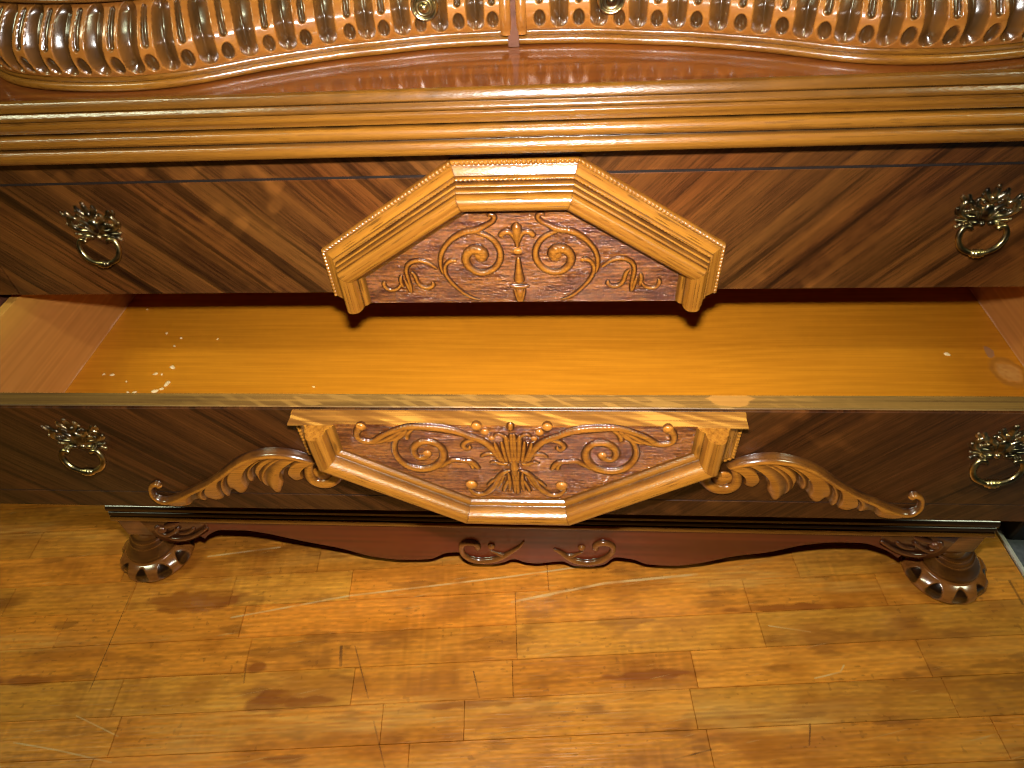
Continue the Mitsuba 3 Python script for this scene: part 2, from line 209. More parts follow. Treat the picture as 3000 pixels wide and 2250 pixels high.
def seg(x, y, pts, w):
    """1 near the polyline pts (world floor coordinates), 0 elsewhere."""
    d = mi.Float(9)
    for (ax, ay), (bx, by) in zip(pts[:-1], pts[1:]):
        ex, ey = bx - ax, by - ay
        t = dr.clip(((x - ax) * ex + (y - ay) * ey) / (ex * ex + ey * ey), 0, 1)
        d = dr.minimum(d, dr.sqrt(dr.square(x - ax - t * ex) + dr.square(y - ay - t * ey)))
    return 1 - smoothstep(0.4 * w, w, d)


PALE = [([(-.434, -.129), (-.272, -.091), (-.033, -.053), (.09, -.03)], .0016), ([(-.66, -.304), (-.6, -.31), (-.52, -.321)], .0012), ([(-.507, -.032), (-.398, -.013)], .0016),
        ([(-.594, -.269), (-.526, -.291)], .001), ([(-.03, -.093), (.103, -.06), (.237, -.042)], .0022), ([(.323, -.117), (.377, -.124)], .001), ([(.367, -.186), (.401, -.177), (.408, -.168)], .0012)]
DARK = [([(-.244, -.164), (-.211, -.232)], .0013), ([(-.198, -.26), (-.173, -.313)], .0013), ([(-.076, -.193), (-.065, -.226)], .0013), ([(-.263, -.166), (-.258, -.191)], .003),
        ([(-.39, -.191), (-.384, -.219)], .0014), ([(.669, -.041), (.671, -.075)], .0022), ([(.347, -.242), (.34, -.266)], .0013), ([(.178, -.288), (.222, -.276)], .0013), ([(-.603, -.068), (-.593, -.239)], .0009)]
STAIN = [(-.375, -.198, .016, .008), (-.345, -.243, .030, .016), (.150, -.190, .065, .007), (-.50, -.106, .085, .018), (-.287, -.240, .045, .009), (-.305, -.309, .030, .008), (-.69, -.227, .06, .008), (-.08, -.236, .07, .005), (.35, -.09, .10, .006)]


def plank(p, n, uv):
    """Worn strip flooring; uv = two random numbers of the plank."""
    u, v = p.x * CA + p.y * SA, p.y * CA - p.x * SA
    o = uv.x * 40
    g = noise(u * 18 + o, v * 620, o) * 0.5 + noise(u * 7 + o, v * 170, o) * 0.5
    cath = 0.5 + 0.5 * dr.sin(v * 900 + 14 * fbm(u * 5 + o, v * 14, o))
    c = mix((0.43, 0.155, 0.015), (0.70, 0.305, 0.036), dr.clip(0.72 * g + 0.28 * cath, 0, 1))
    c = c * (0.82 + 0.27 * uv.x)
    c = c * (0.87 + 0.26 * noise(u * 120, v * 420, 17.0))
    c = mix(c, c * C(1.12, 0.90, 0.72), uv.y)
    red = 0.5 * fbm(u * 6, v * 30, 3.0) + 0.5 * fbm(u * 24, v * 40, 13.0, octaves=4)
    c = mix(c, (0.29, 0.078, 0.007), 0.54 * smoothstep(0.42, 0.70, red))
    dirt = fbm(u * 16, v * 55, 8.0, octaves=4)
    c = mix(c, (0.17, 0.050, 0.007), 0.45 * smoothstep(0.60, 0.78, dirt))
    fig = smoothstep(0.55, 0.8, noise(u * 7, v * 16, 21.0)) * noise(u * 230, v * 26, 4.0)
    c = c * (1 - 0.16 * fig)
    st = mi.Float(0)
    wob = noise(u * 60, v * 160, 12.0) - 0.5
    for x, y, a, b in STAIN:
        du, dv = u - (x * CA + y * SA), v - (y * CA - x * SA)
        st = dr.maximum(st, 1 - smoothstep(0.55, 1.15, dr.sqrt(dr.square(du / a) + dr.square(dv / b)) + 0.7 * wob))
    c = mix(c, (0.22, 0.050, 0.005), 0.72 * st)
    speck = smoothstep(0.84, 0.93, noise(u * 170, v * 260, 15.0)) * smoothstep(0.45, 0.7, noise(u * 22, v * 40, 5.0))
    c = mix(c, (0.16, 0.05, 0.008), 0.35 * speck)
    wear = smoothstep(0.5, 0.8, fbm(u * 3.5, v * 26, 31.0)) * noise(u * 30, v * 420, 7.0)
    c = mix(c, (0.74, 0.38, 0.080), 0.60 * wear)
    for pts, w in PALE:
        c = mix(c, (0.66, 0.44, 0.19), seg(p.x, p.y, pts, w * 1.2) * (0.10 + 0.65 * noise(u * 60, v * 60, 2.0)))
    for pts, w in DARK:
        c = mix(c, (0.045, 0.016, 0.007), seg(p.x, p.y, pts, w) * (0.15 + 0.6 * noise(u * 90, v * 90, 4.0)))
    hair = smoothstep(0.93, 0.985, noise(u * 9 + v * 60, v * 500 - u * 90, 3.0))
    return mix(c, (0.55, 0.34, 0.13), 0.35 * hair)


def floor_rough(p, n, uv):
    return 0.27 + 0.22 * fbm(p.x * 14, p.y * 30, 2.0)


def floor_bump(p, n, uv):
    u, v = p.x * CA + p.y * SA, p.y * CA - p.x * SA
    return noise(u * 40, v * 700, 3.0) + 0.7 * noise(u * 90, v * 120, 5.0)


def far_strip(p, n, uv):
    u, v = p.x * CA + p.y * SA, p.y * CA - p.x * SA
    row = dr.floor(v / 0.049)
    r = cell_rand(dr.floor(u / 0.29 + row * 0.37), row, 5)
    joint = smoothstep(0.0, 0.02, dr.minimum(v / 0.049 - row, row + 1 - v / 0.049))
    c = mix((0.20, 0.07, 0.012), (0.50, 0.235, 0.048), 0.45 * r + 0.55 * noise(u * 10, v * 300, r * 30))
    return c * (0.6 + 0.4 * joint)


def brass(p, n, uv):
    t = fbm(p.x * 120, p.y * 120, p.z * 120)
    return mix((0.22, 0.17, 0.09), (0.74, 0.58, 0.25), smoothstep(0.34, 0.68, t))


GL = (0.045, 0.0145, 0.0055)
FR = ((0.37, 0.142, 0.0155), (0.145, 0.045, 0.0045), (0.036, 0.010, 0.002))
LACQUER = dict(spec=1.0)
material('moulding_wood', honey((0.25, 0.098, 0.0105), (0.135, 0.046, 0.005), (0.018, 0.0075, 0.002), pores=0.5), rough=0.26, bump=fine_bump, bump_scale=0.00008, eps=2e-4, **LACQUER)
for nm, turn in (('frame_wood', None), ('frame_down', -33.1), ('frame_up', 33.1), ('frame_leg', 90)):
    material(nm, honey(*FR, grain=300, turn=turn), rough=0.26, bump=fine_bump, bump_scale=0.00010, eps=2e-4, **LACQUER)
material('carved_wood', honey((0.33, 0.117, 0.0130), (0.165, 0.049, 0.006), (0.026, 0.007, 0.003), grain=260, pores=0.6), rough=0.18, **LACQUER)
material('leaf_wood', honey((0.40, 0.143, 0.0145), (0.21, 0.066, 0.007), (0.026, 0.008, 0.003), grain=260, pores=0.5), rough=0.20, **LACQUER)
material('door_wood', honey((0.37, 0.136, 0.023), (0.26, 0.086, 0.014), (0.050, 0.0215, 0.0055), grain=120, pores=0.25), rough=0.22, **LACQUER)
material('base_wood', honey((0.075, 0.032, 0.010), (0.040, 0.016, 0.005), (0.010, 0.005, 0.003), grain=200, pores=0.5), rough=0.24, spec=0.9)
material('foot_wood', honey((0.27, 0.095, 0.019), (0.14, 0.045, 0.009), (0.016, 0.006, 0.002), grain=160, pores=0.4), rough=0.18, **LACQUER)
material('knee_wood', honey((0.16, 0.052, 0.015), (0.10, 0.030, 0.009), (0.010, 0.004, 0.002), grain=160, pores=0.4), rough=0.20, **LACQUER)
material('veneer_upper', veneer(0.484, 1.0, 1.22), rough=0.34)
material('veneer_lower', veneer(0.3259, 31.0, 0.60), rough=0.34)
material('panel_ground', panel_red, rough=0.24, spec=1.0, bump=panel_bump, bump_scale=0.0017, eps=2e-4)
material('oak_edge', oak_edge, rough=0.45)
material('oak_fleck', oak_fleck, rough=0.36)
material('drawer_ply', drawer_ply, rough=0.40)
material('drawer_side', drawer_side, rough=0.6)
material('shelf_wood', red_brown((0.20, 0.055, 0.010), (0.11, 0.028, 0.006)), rough=0.13, spec=1.0)
material('apron_wood', red_brown((0.150, 0.0235, 0.008), (0.088, 0.0135, 0.005)), rough=0.30, spec=0.7)
material('carcass_wood', red_brown((0.16, 0.050, 0.020), (0.08, 0.025, 0.011)), rough=0.6)
material('inlay_black', (0.022, 0.015, 0.013), rough=0.3)
material('plank', plank, rough=floor_rough, bump=floor_bump, bump_scale=0.00022, spec=0.45)
material('far_strip', far_strip, rough=0.5)
material('gap_dark', (0.030, 0.014, 0.007), rough=0.8)
material('brass', brass, rough=0.26, metallic=1.0)
material('brass_dark', lambda p, n, uv: mix((0.16, 0.135, 0.095), (0.68, 0.53, 0.28), smoothstep(0.36, 0.70, fbm(p.x * 160, p.y * 160, p.z * 160))), rough=0.22, metallic=1.0)
material('trim_metal', (0.62, 0.60, 0.50), rough=0.4)
material('grey_floor', lambda p, n, uv: mix((0.085, 0.095, 0.115), (0.13, 0.14, 0.16), noise(p.x * 240, p.y * 240, 1.0)), rough=0.8)
material('black_paint', (0.008, 0.008, 0.009), rough=0.6)
material('flake', lambda p, n, uv: mix((0.62, 0.42, 0.18), (0.82, 0.64, 0.36), noise(p.x * 300, p.y * 300, 1.0)), rough=0.7)
material('grey_plastic', (0.3, 0.3, 0.3), rough=0.5)


# ------------------------------------------------------------------ mesh helpers
def box(x0, x1, y0, y1, z0, z1, bevel=0.0):
    if bevel <= 0:
        m = trimesh.creation.box(extents=[x1 - x0, y1 - y0, z1 - z0])
        m.apply_translation([(x0 + x1) / 2, (y0 + y1) / 2, (z0 + z1) / 2])
        return m
    pts = []
    for sx, x in ((1, x0), (-1, x1)):
        for sy, y in ((1, y0), (-1, y1)):
            for sz, z in ((1, z0), (-1, z1)):
                pts += [(x + sx * bevel, y + sy * bevel, z), (x + sx * bevel, y, z + sz * bevel), (x, y + sy * bevel, z + sz * bevel)]
    return trimesh.convex.convex_hull(np.array(pts))


def grid(P):
    """(v, quads) of a grid of points P (m, n, 3)."""
    m, n = P.shape[:2]
    i, j = np.meshgrid(np.arange(m - 1), np.arange(n - 1), indexing='ij')
    a = i * n + j
    return P.reshape(-1, 3), np.stack([a, a + n, a + n + 1, a + 1], -1).reshape(-1, 4)


def tri(q):
    q = np.asarray(q)
    return np.vstack([q[:, [0, 1, 2]], q[:, [0, 2, 3]]]) if q.shape[1] == 4 else q


def join(parts):
    """Joins (v, f, glaze) pieces."""
    vs, fs, gs, at = [], [], [], 0
    for v, f, g in parts:
        vs.append(v); fs.append(tri(f) + at); gs.append(np.broadcast_to(g, (len(v),))); at += len(v)
    return np.vstack(vs), np.vstack(fs), np.concatenate(gs)


def put(key, piece, bsdf, label=None, smooth=True):
    v, f, g = piece
    add(key, trimesh.Trimesh(v, tri(f), process=False), bsdf, smooth=smooth, uv=np.c_[g, np.zeros(len(v))], label=label)


def resample(pts, step):
    p = np.asarray(pts, float)
    d = np.r_[0, np.cumsum(np.linalg.norm(np.diff(p[:, :2], axis=0), axis=1))]
    n = max(int(d[-1] / step), 6)
    s = np.linspace(0, d[-1], n + 1)
    return np.c_[CubicSpline(d, p[:, :2])(s), np.maximum(PchipInterpolator(d, p[:, 2])(s), 0.2)], s


def ridge(pts, to3, k=1.0, hk=0.9, step=0.0012, notch=0.0, base=0.0008, skirt=0.0010, top=0.0):
    """A carved half-round stem along pts (a, b, half width in mm) standing on a plane; to3(a, b, h) gives space."""
    q, s = resample(pts, step)
    w = q[:, 2] * 0.001 * k
    t = np.gradient(q[:, :2], axis=0)
    t /= np.linalg.norm(t, axis=1, keepdims=True) + 1e-12
    nrm = np.c_[-t[:, 1], t[:, 0]]
    e = s / s[-1]
    end = np.sqrt(np.clip(np.minimum(e * s[-1] / np.maximum(w, 1e-4), (1 - e) * s[-1] / np.maximum(w, 1e-4)), 0.02, 1))
    w = w * end
    if notch:
        w = w * (1 + notch * np.sin(s / 0.0032 * 2 * np.pi))
    ang = np.linspace(0, np.pi, 11)
    P = np.zeros((len(q), 13, 3)); G = np.zeros((len(q), 13))
    for j in range(13):
        if j in (0, 12):                # the glaze left in the corner round the carving
            c, hh, gl = (1 if j == 0 else -1) * (1 + skirt / np.maximum(w, 1e-4)), np.full(len(q), 0.00008), 0.92
        else:
            a = ang[j - 1]
            h = math.sin(a) ** 0.8
            c, hh, gl = np.full(len(q), math.cos(a)), h * w * hk + 0.00012, max(0.98 * (1 - h) ** 0.6, top * min(1.0, max(0.0, (math.cos(a) - .25) / .4)))
        ab = q[:, :2] + nrm * (w * c)[:, None]
        P[:, j] = to3(ab[:, 0], ab[:, 1], hh)
        G[:, j] = gl
    v, f = grid(P)
    return v, f, G.ravel()


def blob(a, b, r, to3, hk=0.8, rb=None):
    m = trimesh.creation.icosphere(3, 1.0)
    v = m.vertices
    P = to3(a + v[:, 0] * r, b + v[:, 1] * (rb or r), v[:, 2] * r * hk)
    return P, np.array(m.faces), np.where(v[:, 2] < 0.25, 0.8, 0.0)


def plane_y(y0, mir=1.0):
    return lambda a, b, h: np.stack(np.broadcast_arrays(mir * np.asarray(a, float), y0 - np.asarray(h, float), np.asarray(b, float)), -1)


def sweep_x(profile, x0, x1, ends=True, nx=2):
    """A moulding along x; profile: (y, z[, glaze])."""
    pr = [tuple(p) + (0.0,) * (3 - len(p)) for p in profile]
    out = [pr[0]]
    for p, q in zip(pr[:-1], pr[1:]):
        L = math.hypot(q[0] - p[0], q[1] - p[1])
        if L > 0.0014:
            for t in (0.0005 / L, 1 - 0.0005 / L):
                out.append(tuple(np.array(p) * (1 - t) + np.array(q) * t))
        out.append(q)
    pr = np.array(out)
    xs = np.linspace(x0, x1, nx)
    P = np.zeros((nx, len(pr), 3))
    P[:, :, 0] = xs[:, None]; P[:, :, 1] = pr[None, :, 0]; P[:, :, 2] = pr[None, :, 1]
    v, f = grid(P)
    parts = [(v, f, np.tile(pr[:, 2], nx))]
    if ends:
        from shapely.geometry import Polygon
        pg = Polygon(pr[:, :2]).buffer(0)
        tv, tf = trimesh.creation.triangulate_polygon(pg, engine='earcut')
        for x in (x0, x1):
            parts.append((np.c_[np.full(len(tv), x), tv], tf, 0.0))
    return join(parts)


def lathe(prof, n=48, axis='z', center=(0, 0, 0), mod=None):
    """prof: (r, h[, glaze]); axis 'z' or '-y' (h towards the viewer)."""
    pr = np.array([tuple(p) + (0.0,) * (3 - len(p)) for p in prof], float)
    a = np.linspace(0, 2 * np.pi, n + 1)
    r = np.repeat(pr[None, :, 0], n + 1, 0); h = np.repeat(pr[None, :, 1], n + 1, 0); g = np.repeat(pr[None, :, 2], n + 1, 0)
    if mod:
        r, h, g = mod(a[:, None], r, h, g)
    X, Y = r * np.cos(a)[:, None], r * np.sin(a)[:, None]
    P = np.stack([X, Y, h], -1) if axis == 'z' else np.stack([X, -h, Y], -1)
    v, f = grid(P + np.array(center))
    return v, f, g.ravel()


# ------------------------------------------------------------------ the setting: strip floor, its edge trim, the grey floor beyond
def uv2w(u, v):
    return u * CA - v * SA, u * SA + v * CA


UE = 0.6855
pr = random.Random(11)
W = 0.0490
V0 = -0.1725            # one row joint (from the photograph)


def plank_mesh(u0, u1, v0, v1, dz):
    b = 0.0006
    lo = [(u0 + .0002, v0 + .0002, -0.006), (u1 - .0002, v0 + .0002, -0.006), (u1 - .0002, v1 - .0002, -0.006), (u0 + .0002, v1 - .0002, -0.006)]
    mid = [(a, c, dz - 0.0007) for a, c, _ in lo]
    top = [(u0 + b, v0 + b, dz), (u1 - b, v0 + b, dz), (u1 - b, v1 - b, dz), (u0 + b, v1 - b, dz)]
    p = np.array(lo + mid + top)
    x, y = uv2w(p[:, 0], p[:, 1])
    f = [[8, 9, 10, 11]] + [[k * 4 + i, k * 4 + (i + 1) % 4, k * 4 + 4 + (i + 1) % 4, k * 4 + 4 + i] for k in (0, 1) for i in range(4)]
    return trimesh.Trimesh(np.c_[x, y, p[:, 2]], tri(f), process=False)


SEAMS = {}              # joints seen in the photograph: row number -> u of the joints
for x, y in [(.3023, -.08), (.3129, -.134), (.514, -.167), (.2164, -.196), (-.0231, -.119), (-.4145, -.152), (-.0805, -.272), (.5673, -.26), (-.549, -.259), (-.600, -.09), (-.185, -.286)]:
    u, v = x * CA + y * SA, y * CA - x * SA
    SEAMS.setdefault(math.floor((v - V0) / W), []).append(u)
for row in range(-9, 9):
    v0 = V0 + row * W
    cuts = sorted(SEAMS.get(row, []))
    ends = [UE]
    marks = sorted(cuts, reverse=True)
    while ends[-1] > -1.25:
        near = [m for m in marks if m < ends[-1] - 0.05]
        step = pr.uniform(0.17, 0.42)
        nxt = ends[-1] - step
        if near and nxt < near[0] + 0.10:
            nxt = near[0]
        ends.append(nxt)
    for a, b in zip(ends[1:], ends[:-1]):
        key = numbered('floor__plank')
        m = plank_mesh(a, b, v0, v0 + W, pr.uniform(-0.0003, 0.0003))
        uvr = np.tile([pr.random(), pr.random()], (len(m.vertices), 1))
        add(key, m, 'plank', uv=uvr)
q = [uv2w(a, b) for a, b in ((-6, -5), (UE, -5), (UE, 4), (-6, 4))]
add('floor', (np.array([(x, y, -0.0065) for x, y in q]), np.array([[0, 1, 2, 3]])), 'gap_dark')
labels['floor'] = {'label': 'worn golden brown strip wood floor with scratches and stains', 'kind': 'structure'}
far = []
for a, b, c, d in ((-6, -1.25, -5, 4), (-1.25, UE, -5, V0 - 9 * W), (-1.25, UE, V0 + 9 * W, 4)):
    q = [uv2w(*t) for t in ((a, c), (b, c), (b, d), (a, d))]
    far.append((np.array([(x, y, -0.0008) for x, y in q]), np.array([[0, 1, 2, 3]]), 0.0))
put('floor__outer_boards', join(far), 'far_strip', smooth=False)
labels['floor__outer_boards'] = {'kind': 'stuff'}
tv = []
for a, b in ((UE + .0005, UE + .0075),):
    h = [(a, 0.0), (a + .0008, .0028), (b - .0008, .0028), (b, 0.0)]
    P = np.array([[(*uv2w(u, v), z) for u, z in h] for v in (-5, 4)])
    tv.append((*grid(P), 0.0))
put('floor__edge_trim', join(tv), 'trim_metal', label='narrow pale metal edge strip along the floor boards', smooth=False)
q = [uv2w(a, b) for a, b in ((UE + .0075, -5), (6, -5), (6, 4), (UE + .0075, 4))]
add('grey_floor', (np.array([(x, y, -0.0006) for x, y in q]), np.array([[0, 1, 2, 3]])), 'grey_floor')
labels['grey_floor'] = {'label': 'dark grey floor beyond the pale edge strip', 'kind': 'structure'}

# black furniture base standing beyond the trim
bx0, by0 = 0.697, 0.0255
parts = [(lambda m: (np.array(m.vertices), np.array(m.faces), 0.0))(b_) for b_ in (box(bx0, 1.25, by0, 0.42, -0.0005, 0.10, 0.003), box(bx0 + .012, 1.238, by0 + .012, 0.41, 0.0998, 0.36, 0.004))]
put('black_stand', join(parts), 'black_paint', smooth=False)
labels['black_stand'] = {'label': 'black box-like stand on the grey floor beside the cabinet, mostly hidden by the drawer', 'category': 'stand'}

# ------------------------------------------------------------------ the cabinet
CB = 'cabinet'
labels[CB] = {'label': 'large carved honey and walnut cabinet with its lower drawer pulled open', 'category': 'cabinet'}
HW = 0.585              # half width of the drawer fronts
DM = 0.1603             # how far the lower drawer stands open

# carcass
for s in (-1, 1):
    add(numbered('cabinet__side_panel'), box(*sorted((s * 0.588, s * 0.606)), 0.001, 0.40, 0.190, 0.82, 0.001), 'carcass_wood')
add('cabinet__back_panel', box(-0.588, 0.588, 0.392, 0.40, 0.19, 0.82), 'carcass_wood')
add('cabinet__bottom_rail', box(-0.588, 0.588, 0.003, 0.022, 0.190, 0.322, 0.001), 'apron_wood')
add('cabinet__bottom_board', box(-0.588, 0.588, 0.022, 0.392, 0.190, 0.208), 'carcass_wood')
add('cabinet__shelf_top', box(-0.606, 0.606, -0.0275, 0.40, 0.6465, 0.6988), 'shelf_wood', label='glossy red brown shelf top under the doors')

# waist moulding
def facet(o, z, e0, e1, L, n=6, g=0.0):
    """A gently rounded slope from (o, z): the elevation of its normal runs from e0 to e1 degrees over the length L."""
    out = [(o, z, g)]
    for e in np.radians(np.linspace(e0, e1, n)):
        o, z = o - math.sin(e) * L / n, z - math.cos(e) * L / n
        out.append((o, z, g))
    return out


prof = [(-.0265, .6880), (-.0275, .6988, .3), (-.0292, .6993, .35), (-.0310, .6992, .35), (-.0326, .6985, .35)] + facet(-.0330, .6980, 36, 14, .0058, g=.35) + [(-.0355, .6922, .3), (-.0345, .6914, .85), (-.0340, .6906, .95), (-.0341, .6903, .4)] + facet(-.0341, .6902, 46, 38, .0029, g=.40) + [(-.0366, .6873, .35), (-.0369, .6858, .3), (-.0362, .6848, .2), (-.0336, .6843, .85), (-.0330, .6838, .5)] + facet(-.0330, .6837, 46, 38, .0029, g=.22) + [(-.0351, .6805), (-.0349, .6785), (-.0338, .6765), (-.0328, .6748), (-.0325, .6738), (-.032, .673, .5), (-.026, .6727, 1), (-.026, .6716, 1), (-.031, .6713, .7), (-.0340, .6706), (-.0355, .6696), (-.0366, .6680), (-.0371, .6662), (-.0371, .6642), (-.0362, .6626, .1),
        (-.0350, .6617, .5), (-.0330, .6611, .9), (-.0325, .6602, .95), (-.0335, .6592, .5), (-.0352, .658), (-.0364, .6563), (-.0371, .6543), (-.0371, .652), (-.0365, .6503), (-.0355, .649), (-.034, .6475), (-.030, .646, .4), (-.0005, .6455, .9)]
put('cabinet__waist_moulding', sweep_x(prof, -0.612, 0.612, nx=3), 'moulding_wood', label='stepped honey coloured moulding across the cabinet above the upper drawer')

# ------------------------------------------------------------------ doors: carved serpentine aprons
ax = [0, .028, .07, .106, .14, .172, .2055, .235, .2615, .289, .321, .352, .382, .4155, .4413, .46, .472]
ay = [.056, .0553, .0522, .0445, .0375, .027, .0142, -.0005, -.0115, -.0172, -.0183, -.0155, -.0095, .0034, .0222, .042, .065]
X_, Y_ = np.r_[-np.array(ax)[:0:-1], ax], np.r_[np.array(ay)[:0:-1], ay]
D_ = np.r_[0, np.cumsum(np.hypot(np.diff(X_), np.diff(Y_)))]; D_ -= D_[len(ax) - 1]
SX, SY = CubicSpline(D_, X_), CubicSpline(D_, Y_)
SMAX = D_[-1]


def plan(s, o):
    s = np.asarray(s, float)
    nx, ny = SY(s, 1), -SX(s, 1)
    L = np.hypot(nx, ny)
    return SX(s) + nx / L * o, SY(s) + ny / L * o


DIM = np.array([-0.4790, -0.4510, -0.4230, -0.3957, -0.3699, -0.3429, -0.3151, -0.2889, -0.2618, -0.2314, -0.1991, -0.1698, -0.1341, -0.1062, -0.0758, -0.0442, -0.0131 - .003,
                0.0227, 0.0546, 0.0875, 0.1173, 0.1481, 0.1817, 0.2125, 0.2429, 0.2713, 0.2989, 0.3266, 0.3547, 0.383, 0.411, 0.439, 0.467, 0.495])
AZ, AH = 0.711, 0.0485
BULGE = PchipInterpolator([0, .12, .28, .42, .58, .72, .86, 1.0], [-.0015, .0018, .0036, .0030, -.0008, -.0062, -.0130, -.0205])


def bulge(t):
    return BULGE(np.clip(t, 0, 1))


def capsule(ds, z, z0, z1, w):
    """Signed depth 0..1 of a rounded slot of half width w from z0 to z1."""
    dz = np.where(z < z0 + w, z0 + w - z, np.where(z > z1 - w, z - (z1 - w), 0.0))
    return np.clip(1 - (ds ** 2 + dz ** 2) / w ** 2, 0, 1)


def apron(s0, s1):
    ns, nt = int((s1 - s0) / 0.00075), 96
    s, t = np.linspace(s0, s1, ns), np.linspace(0, 1, nt)
    S, Tt = np.meshgrid(s, t, indexing='ij')
    Z = AZ + AH * Tt
    near = DIM[np.abs(S[..., None] - DIM).argmin(-1)]
    mids = (DIM[1:] + DIM[:-1]) / 2
    mids = mids[np.abs(mids - 0.0018) > 0.006]
    gap = mids[np.abs(S[..., None] - mids).argmin(-1)]
    lean = np.sign(S) * .0062 * np.clip(np.abs(S) / .22, 0, 1) * np.clip((Tt - .25) / .75, 0, 1) ** 1.7     # the flutes bend towards the middle as they rise
    near = DIM[np.abs((S + lean)[..., None] - DIM).argmin(-1)]
    gap = mids[np.abs((S + lean)[..., None] - mids).argmin(-1)]
    ds, dg = S + lean - near, S + lean - gap
    oval = np.clip(1 - (ds / 0.0050) ** 2 - ((Z - (AZ + .0092)) / 0.0070) ** 2, 0, 1)
    slot = capsule(ds, Z, AZ + .0200, AZ + .0455, 0.0024 + 0.0004 * np.sin(Tt * 3))
    wf = 0.0077 - 0.0008 * (1 - Tt) ** 2
    flute = capsule(dg, Z, AZ + .0014, AZ + .0480, wf)
    depth = 0.0042 * np.sqrt(oval) + 0.0026 * np.sqrt(slot) + 0.0060 * (1 - np.sqrt(np.clip(1 - flute, 0, 1) * .97 + .03) + .45 * np.sqrt(flute)) * np.clip(flute * 30, 0, 1)
    g = np.clip(4 * oval, 0, .95) + np.clip(slot * 4, 0, 1) + np.clip(flute * 12, 0, 1) * (.66 + .30 * flute ** 1.5)
    x, y = plan(S, bulge(Tt) - depth)
    v, f = grid(np.stack([x, y, Z], -1))
    return v, f, np.clip(g, 0, .95).ravel()


def along(sec, s0, s1, n):
    """A small moulding along the doors' curve; sec: (out, z, glaze)."""
    s = np.linspace(s0, s1, n)
    P = np.zeros((n, len(sec), 3)); G = np.zeros((n, len(sec)))
    for j, q in enumerate(sec):
        x, y = plan(s, q[0])
        P[:, j] = np.stack([x, y, np.full(n, q[1])], -1); G[:, j] = q[2]
    v, f = grid(P)
    return v, f, G.ravel()


def arc(c, z, r, a0, a1, n, g0=0.0):
    return [(c + r * math.cos(a), z + r * math.sin(a), g0) for a in np.radians(np.linspace(a0, a1, n))]


bead = [(-.006, .6990, .9)] + arc(-.0034, .7026, .0034, -80, 78, 12) + [(-.0030, .7060, .8)] + arc(-.0052, .7085, .0027, -62, 95, 10) + [(-.0075, .7112, .8)]
for i, (s0, s1, lab) in enumerate([(-SMAX, -0.0102, 'left cabinet door with carved fluted lower edge and bowed bottom bead'), (0.0118, SMAX, 'right cabinet door with carved fluted lower edge and bowed bottom bead')]):
    dk = 'cabinet__door' if i == 0 else 'cabinet__door_001'
    labels[dk] = {'label': lab}
    put(dk + '__carved_apron', apron(s0, s1), 'door_wood')
    b0, b1 = (-SMAX, -0.0002) if i == 0 else (0.0004, SMAX)
    put(dk + '__bottom_bead', along(bead, b0, b1, 260), 'moulding_wood')
    top = [(-.0215, AZ + AH - .0004, .9), (-.0150, AZ + AH + .0004, .95), (-.0142, AZ + AH + .002, .5), (-.0150, AZ + AH + .004, .4), (-.0215, AZ + AH + .0055, .9), (-.0225, AZ + AH + .05, .3), (-.05, AZ + AH + .05, .3)]
    put(dk + '__door_panel', along(top, s0, s1, 200), 'door_wood')
    # rounded meeting stile
    sc = -0.0055 if i == 0 else 0.0075
    hw_ = 0.0047 if i == 0 else 0.0043
    zz = np.linspace(0.7085, AZ + AH + .05, 40)
    an = np.linspace(-1.75, 1.75, 15)
    P = np.zeros((40, 15, 3)); G = np.zeros((40, 15))
    for j, a in enumerate(an):
        o = bulge((zz - AZ) / AH) * 0.8 + 0.0008 + hw_ * math.cos(a)
        x, y = plan(np.full(40, sc) + hw_ * math.sin(a) * 1.0, o)
        P[:, j] = np.stack([x, y, zz], -1); G[:, j] = 0.8 * smooth if (smooth := max(0, abs(a) - 0.95)) else 0.12
    put(dk + '__meeting_stile', (*grid(P), G.ravel()), 'door_wood')
    # knob: ringed brass rosette
    kx, ks = (-0.0700, -0.0705) if i == 0 else (0.0800, 0.0805)
    px_, py_ = plan(ks, bulge((0.7300 - AZ) / AH))
    kp = [(.0, .0085), (.0022, .0083), (.0036, .0072), (.0040, .0056), (.0044, .0046), (.0056, .0052), (.0064, .0054), (.0070, .0046), (.0073, .0030), (.0082, .0034), (.0094, .0046), (.0104, .0042), (.0110, .0026), (.0112, -.002)]
    put(dk + '__knob', lathe(kp, 40, '-y', (float(px_), float(py_) - 0.0005, 0.7345), mod=lambda a, r, h, g: (r, h + np.where(r > .0085, .0004 * np.sin(a * 22), 0), g)), 'brass', label='round ringed brass knob')
add('cabinet__door_stop', box(-0.004, 0.005, 0.0530, 0.0600, 0.6992, 0.82), 'carcass_wood')

# ------------------------------------------------------------------ octagon halves on the drawers
PROF = [(0, 0, .5), (0, .0040, .2), (.0006, .0056, 0), (.0018, .0062, 0), (.0032, .0058, 0), (.0040, .0052, .6), (.0046, .0060, .15), (.0070, .0078, 0), (.0095, .0093, 0), (.0112, .0101, .1), (.0118, .0104, .8), (.0121, .0126, .1), (.0128, .0142, 0), (.0140, .0144, 0), (.0148, .0134, .3), (.0151, .0128, .95),
        (.0153, .0180, .7), (.0158, .0194, .1), (.0168, .0198, .2), (.0172, .0200, .95), (.0174, .0240, .6), (.0180, .0258, 0), (.0192, .0262, .1), (.0195, .0266, .95), (.0198, .0300, .2), (.0212, .0328, 0), (.0232, .0346, 0), (.0260, .0354, 0), (.0290, .0352, 0), (.0318, .0340, 0), (.0338, .0318, 0), (.0352, .0285, .1), (.0358, .0250, .5),
        (.0360, .0228, .85), (.0368, .0222, .4), (.0384, .0216, .15), (.0398, .0204, .3), (.0404, .0186, .7), (.0412, .0182, .75), (.0430, .0176, .75)]
